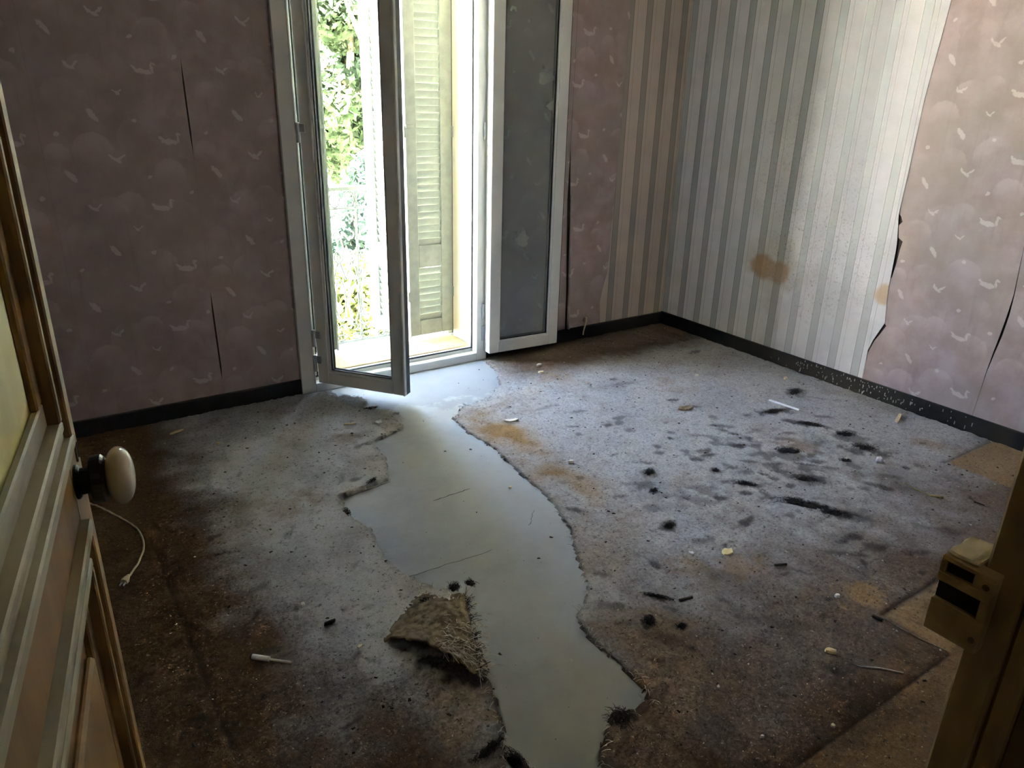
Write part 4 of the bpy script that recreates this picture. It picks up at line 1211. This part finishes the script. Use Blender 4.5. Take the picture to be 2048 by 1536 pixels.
for k in (-1, 1):
    bm = bmesh.new(); tube(bm, [q+d*0.033+sd*0.006*k, q+d*0.05+sd*0.006*k], 0.0022, 8); tag(obj('pin', bm, M['hinge'], cb), label='metal plug pin')

# ------------------------------------------------------------------ door leaf (stands open at the left)
DA = math.radians(10.0)
EDGE_P = Vector((0.027, 1.03, 0.0))
DW = 0.80
dr = Vector((math.sin(DA), math.cos(DA), 0))
hinge_p = EDGE_P-dr*DW
# local frame: x along leaf from hinge to free edge, y towards the room-left (thickness), -y is the face we see
door = tag(empty('door_1', hinge_p, math.pi/2-DA), kind='structure')
DT = 0.034
Z0, Z1 = 0.012, 2.08
def dbox(name, dims, m, bev=0.003):
    return boxobj(name, dims, m, door, bev)
sw = 0.092
dbox('stile', (DW-sw, DW, 0, DT, Z0, Z1), M['door_tan'])
dbox('stile', (0, sw, 0, DT, Z0, Z1), M['door_tan'])
dbox('rail', (sw, DW-sw, 0, DT, 1.0, 1.10), M['door_tan'])
dbox('rail', (sw, DW-sw, 0, DT, Z0, 0.16), M['door_tan'])
dbox('rail', (sw, DW-sw, 0, DT, Z1-0.10, Z1), M['door_tan'])
dbox('panel', (sw, DW-sw, 0.012, 0.024, 1.10, Z1-0.10), M['door_yellow'], 0.0)
dbox('panel', (sw, DW-sw, 0.012, 0.024, 0.16, 1.0), M['door_tan'], 0.0)
dbox('panel_field', (0.195, DW-0.195, 0.006, 0.013, 1.195, Z1-0.195), M['door_yellow'], 0.004)
dbox('panel_field', (0.175, DW-0.175, 0.002, 0.013, 0.25, 0.862), M['door_tan'], 0.004)
def mould(z0, z1, x0, x1):
    """stepped moulding lining a panel opening on the visible face"""
    for (w0, w1, d0, d1) in ((0.0, 0.016, -0.012, 0.014), (0.016, 0.034, -0.004, 0.013), (0.034, 0.046, -0.009, 0.013), (0.046, 0.074, 0.004, 0.013)):
        for k in range(4):
            bm = bmesh.new()
            if k == 0: box(bm, x0+w0, x1-w0, d0, d1, z0+w0, z0+w1, 0.002)
            elif k == 1: box(bm, x0+w0, x1-w0, d0, d1, z1-w1, z1-w0, 0.002)
            elif k == 2: box(bm, x0+w0, x0+w1, d0, d1, z0+w1, z1-w1, 0.002)
            else: box(bm, x1-w1, x1-w0, d0, d1, z0+w1, z1-w1, 0.002)
            obj('moulding', bm, M['door_mould'] if k < 2 else M['door_tan'], door)  # horizontal bars paler: light on their upper edges put into the paint
mould(1.10, Z1-0.10, sw, DW-sw)
mould(0.16, 1.0, sw, DW-sw)
# knob on the visible face
kx, kz = DW-0.069, 1.040
RX = Matrix.Translation((kx, 0, kz)) @ Matrix.Rotation(math.radians(90), 4, 'X')
bm = bmesh.new(); lathe(bm, [(0.0215, 0.0), (0.0215, 0.003), (0.019, 0.005), (0.0165, 0.006), (0.0165, 0.016), (0.014, 0.018)], 24, RX); obj('rosette', bm, M['black_knob'], door, smooth=False)
bm = bmesh.new(); lathe(bm, [(0.014, 0.017), (0.029, 0.0175), (0.030, 0.019), (0.030, 0.030), (0.027, 0.033), (0.016, 0.035)], 28, RX); obj('collar', bm, M['black_knob'], door)
bm = bmesh.new()
prof = [(0.017, 0.033)]
for i in range(15):
    a = -math.pi/2*0.86+(math.pi*0.93)*i/14
    prof.append((0.037*math.cos(a)**0.8 if math.cos(a) > 0 else 0.001, 0.049+0.0165*math.sin(a)))
prof = [(max(r_, 0.001), h_) for r_, h_ in prof]
lathe(bm, prof, 32, RX); obj('knob', bm, M['porcelain'], door, smooth=True)
bm = bmesh.new(); box(bm, DW-0.034, DW-0.022, -0.0025, 0.001, 1.05, 1.085, 0.001); obj('keyhole_plate', bm, M['brass'], door)
bm = bmesh.new(); box(bm, DW-0.030, DW-0.026, -0.0035, -0.002, 1.055, 1.075); tag(obj('keyhole', bm, M['black'], door), label='dark keyhole slot')
for z in (0.25, 1.0, 1.85):
    bm = bmesh.new(); tube(bm, [(-0.006, DT+0.002, z-0.05), (-0.006, DT+0.002, z+0.05)], 0.007, 10); obj('hinge', bm, M['brass'], door)

# ------------------------------------------------------------------ door frame at the right with the lock keeper
tr = tag(empty('trim_1', (0.80, 0.20, 0)), kind='structure')
def tp(name, bm, m, parent=tr, **k):
    o = obj(name, bm, m, parent, **k)
    o.matrix_parent_inverse = Matrix.Translation((-0.80, -0.20, 0))
    return o
bm = bmesh.new(); box(bm, 0.780, 0.835, 0.218, 0.256, 0.0, 2.16, 0.003); tp('jamb', bm, M['jamb'])
bm = bmesh.new(); box(bm, 0.790, 0.835, 0.196, 0.219, 0.0, 2.16, 0.005); tp('jamb_bead', bm, M['jamb'])
bm = bmesh.new(); box(bm, 0.806, 0.835, 0.05, 0.197, 0.0, 2.16, 0.003); tp('jamb_lining', bm, M['jamb_rough'])
bm = bmesh.new(); box(bm, -0.17, -0.125, 0.05, 0.21, 0.0, 2.16, 0.003); tp('jamb', bm, M['jamb'])
bm = bmesh.new(); box(bm, -0.125, 0.78, 0.05, 0.256, 2.10, 2.16, 0.003); tp('head', bm, M['jamb'])
# lock keeper: an iron box on the room side of the jamb with two openings towards the doorway
kp = tag(empty('lock_keeper', (0.78, 0.262, 0.962)), 'cream painted iron lock keeper with two dark slots on the door frame', 'lock')
def kpart(name, bm, m):
    o = obj(name, bm, m, kp)
    o.matrix_parent_inverse = Matrix.Translation((-0.78, -0.262, -0.962))
    return o
x0, x1, xb = 0.762, 0.812, 0.7796
y0, yj, y1, z0 = 0.2375, 0.2572, 0.2915, 0.960
bm = bmesh.new()
def kb(a, b, c, d, e, f): box(bm, a, b, c, d, e, f, 0.0006)
kb(x0, xb, y0, y1, z0, 1.000)                # lower solid
kb(x0, xb, y0, y1, 1.023, 1.034)             # bar between slots
kb(x0, xb, y0, y1, 1.0485, 1.0535)           # top
kb(x0, xb, y0, 0.246, 1.0, 1.023)            # right of the large slot
kb(x0, xb, y0, 0.2575, 1.034, 1.0485)        # right of the small slot
kb(x0, xb, 0.2855, y1, 1.034, 1.0485)        # left of the small slot
kb(xb, x1, yj, y1, z0, 1.0535)               # box standing on the room side of the jamb
kpart('body', bm, M['keeper'])
bm = bmesh.new(); box(bm, x0+0.006, xb-0.0004, 0.2462, y1-0.0012, 1.0002, 1.0228); tag(kpart('slot', bm, M['black']), label='large dark slot')
bm = bmesh.new(); box(bm, x0+0.006, xb-0.0004, 0.2577, 0.2853, 1.0342, 1.0483); tag(kpart('slot', bm, M['black']), label='small dark slot')
bm = bmesh.new()
box(bm, x0+0.006, x1+0.01, 0.2572, 0.2905, 1.0535, 1.058, 0.0015)
bmesh.ops.subdivide_edges(bm, edges=bm.edges[:], cuts=3, use_grid_fill=True)
for v in bm.verts: v.co += Vector((0.002*noise.noise(v.co*180), 0.003*noise.noise(v.co*170+Vector((5, 0, 0))), 0.0016*noise.noise(v.co*190)))
tag(kpart('paint_crust', bm, M['chip_cream']), label='bright flaked paint crust on top')
for (yy, zz) in ((0.2445, 1.0405), (0.2435, 0.975)):
    bm = bmesh.new(); lathe(bm, [(0.0035, 0), (0.0035, 0.0012), (0.002, 0.002)], 12, Matrix.Translation((x0+0.0002, yy, zz)) @ Matrix.Rotation(math.radians(-90), 4, 'Y')); kpart('screw', bm, M['brass'])
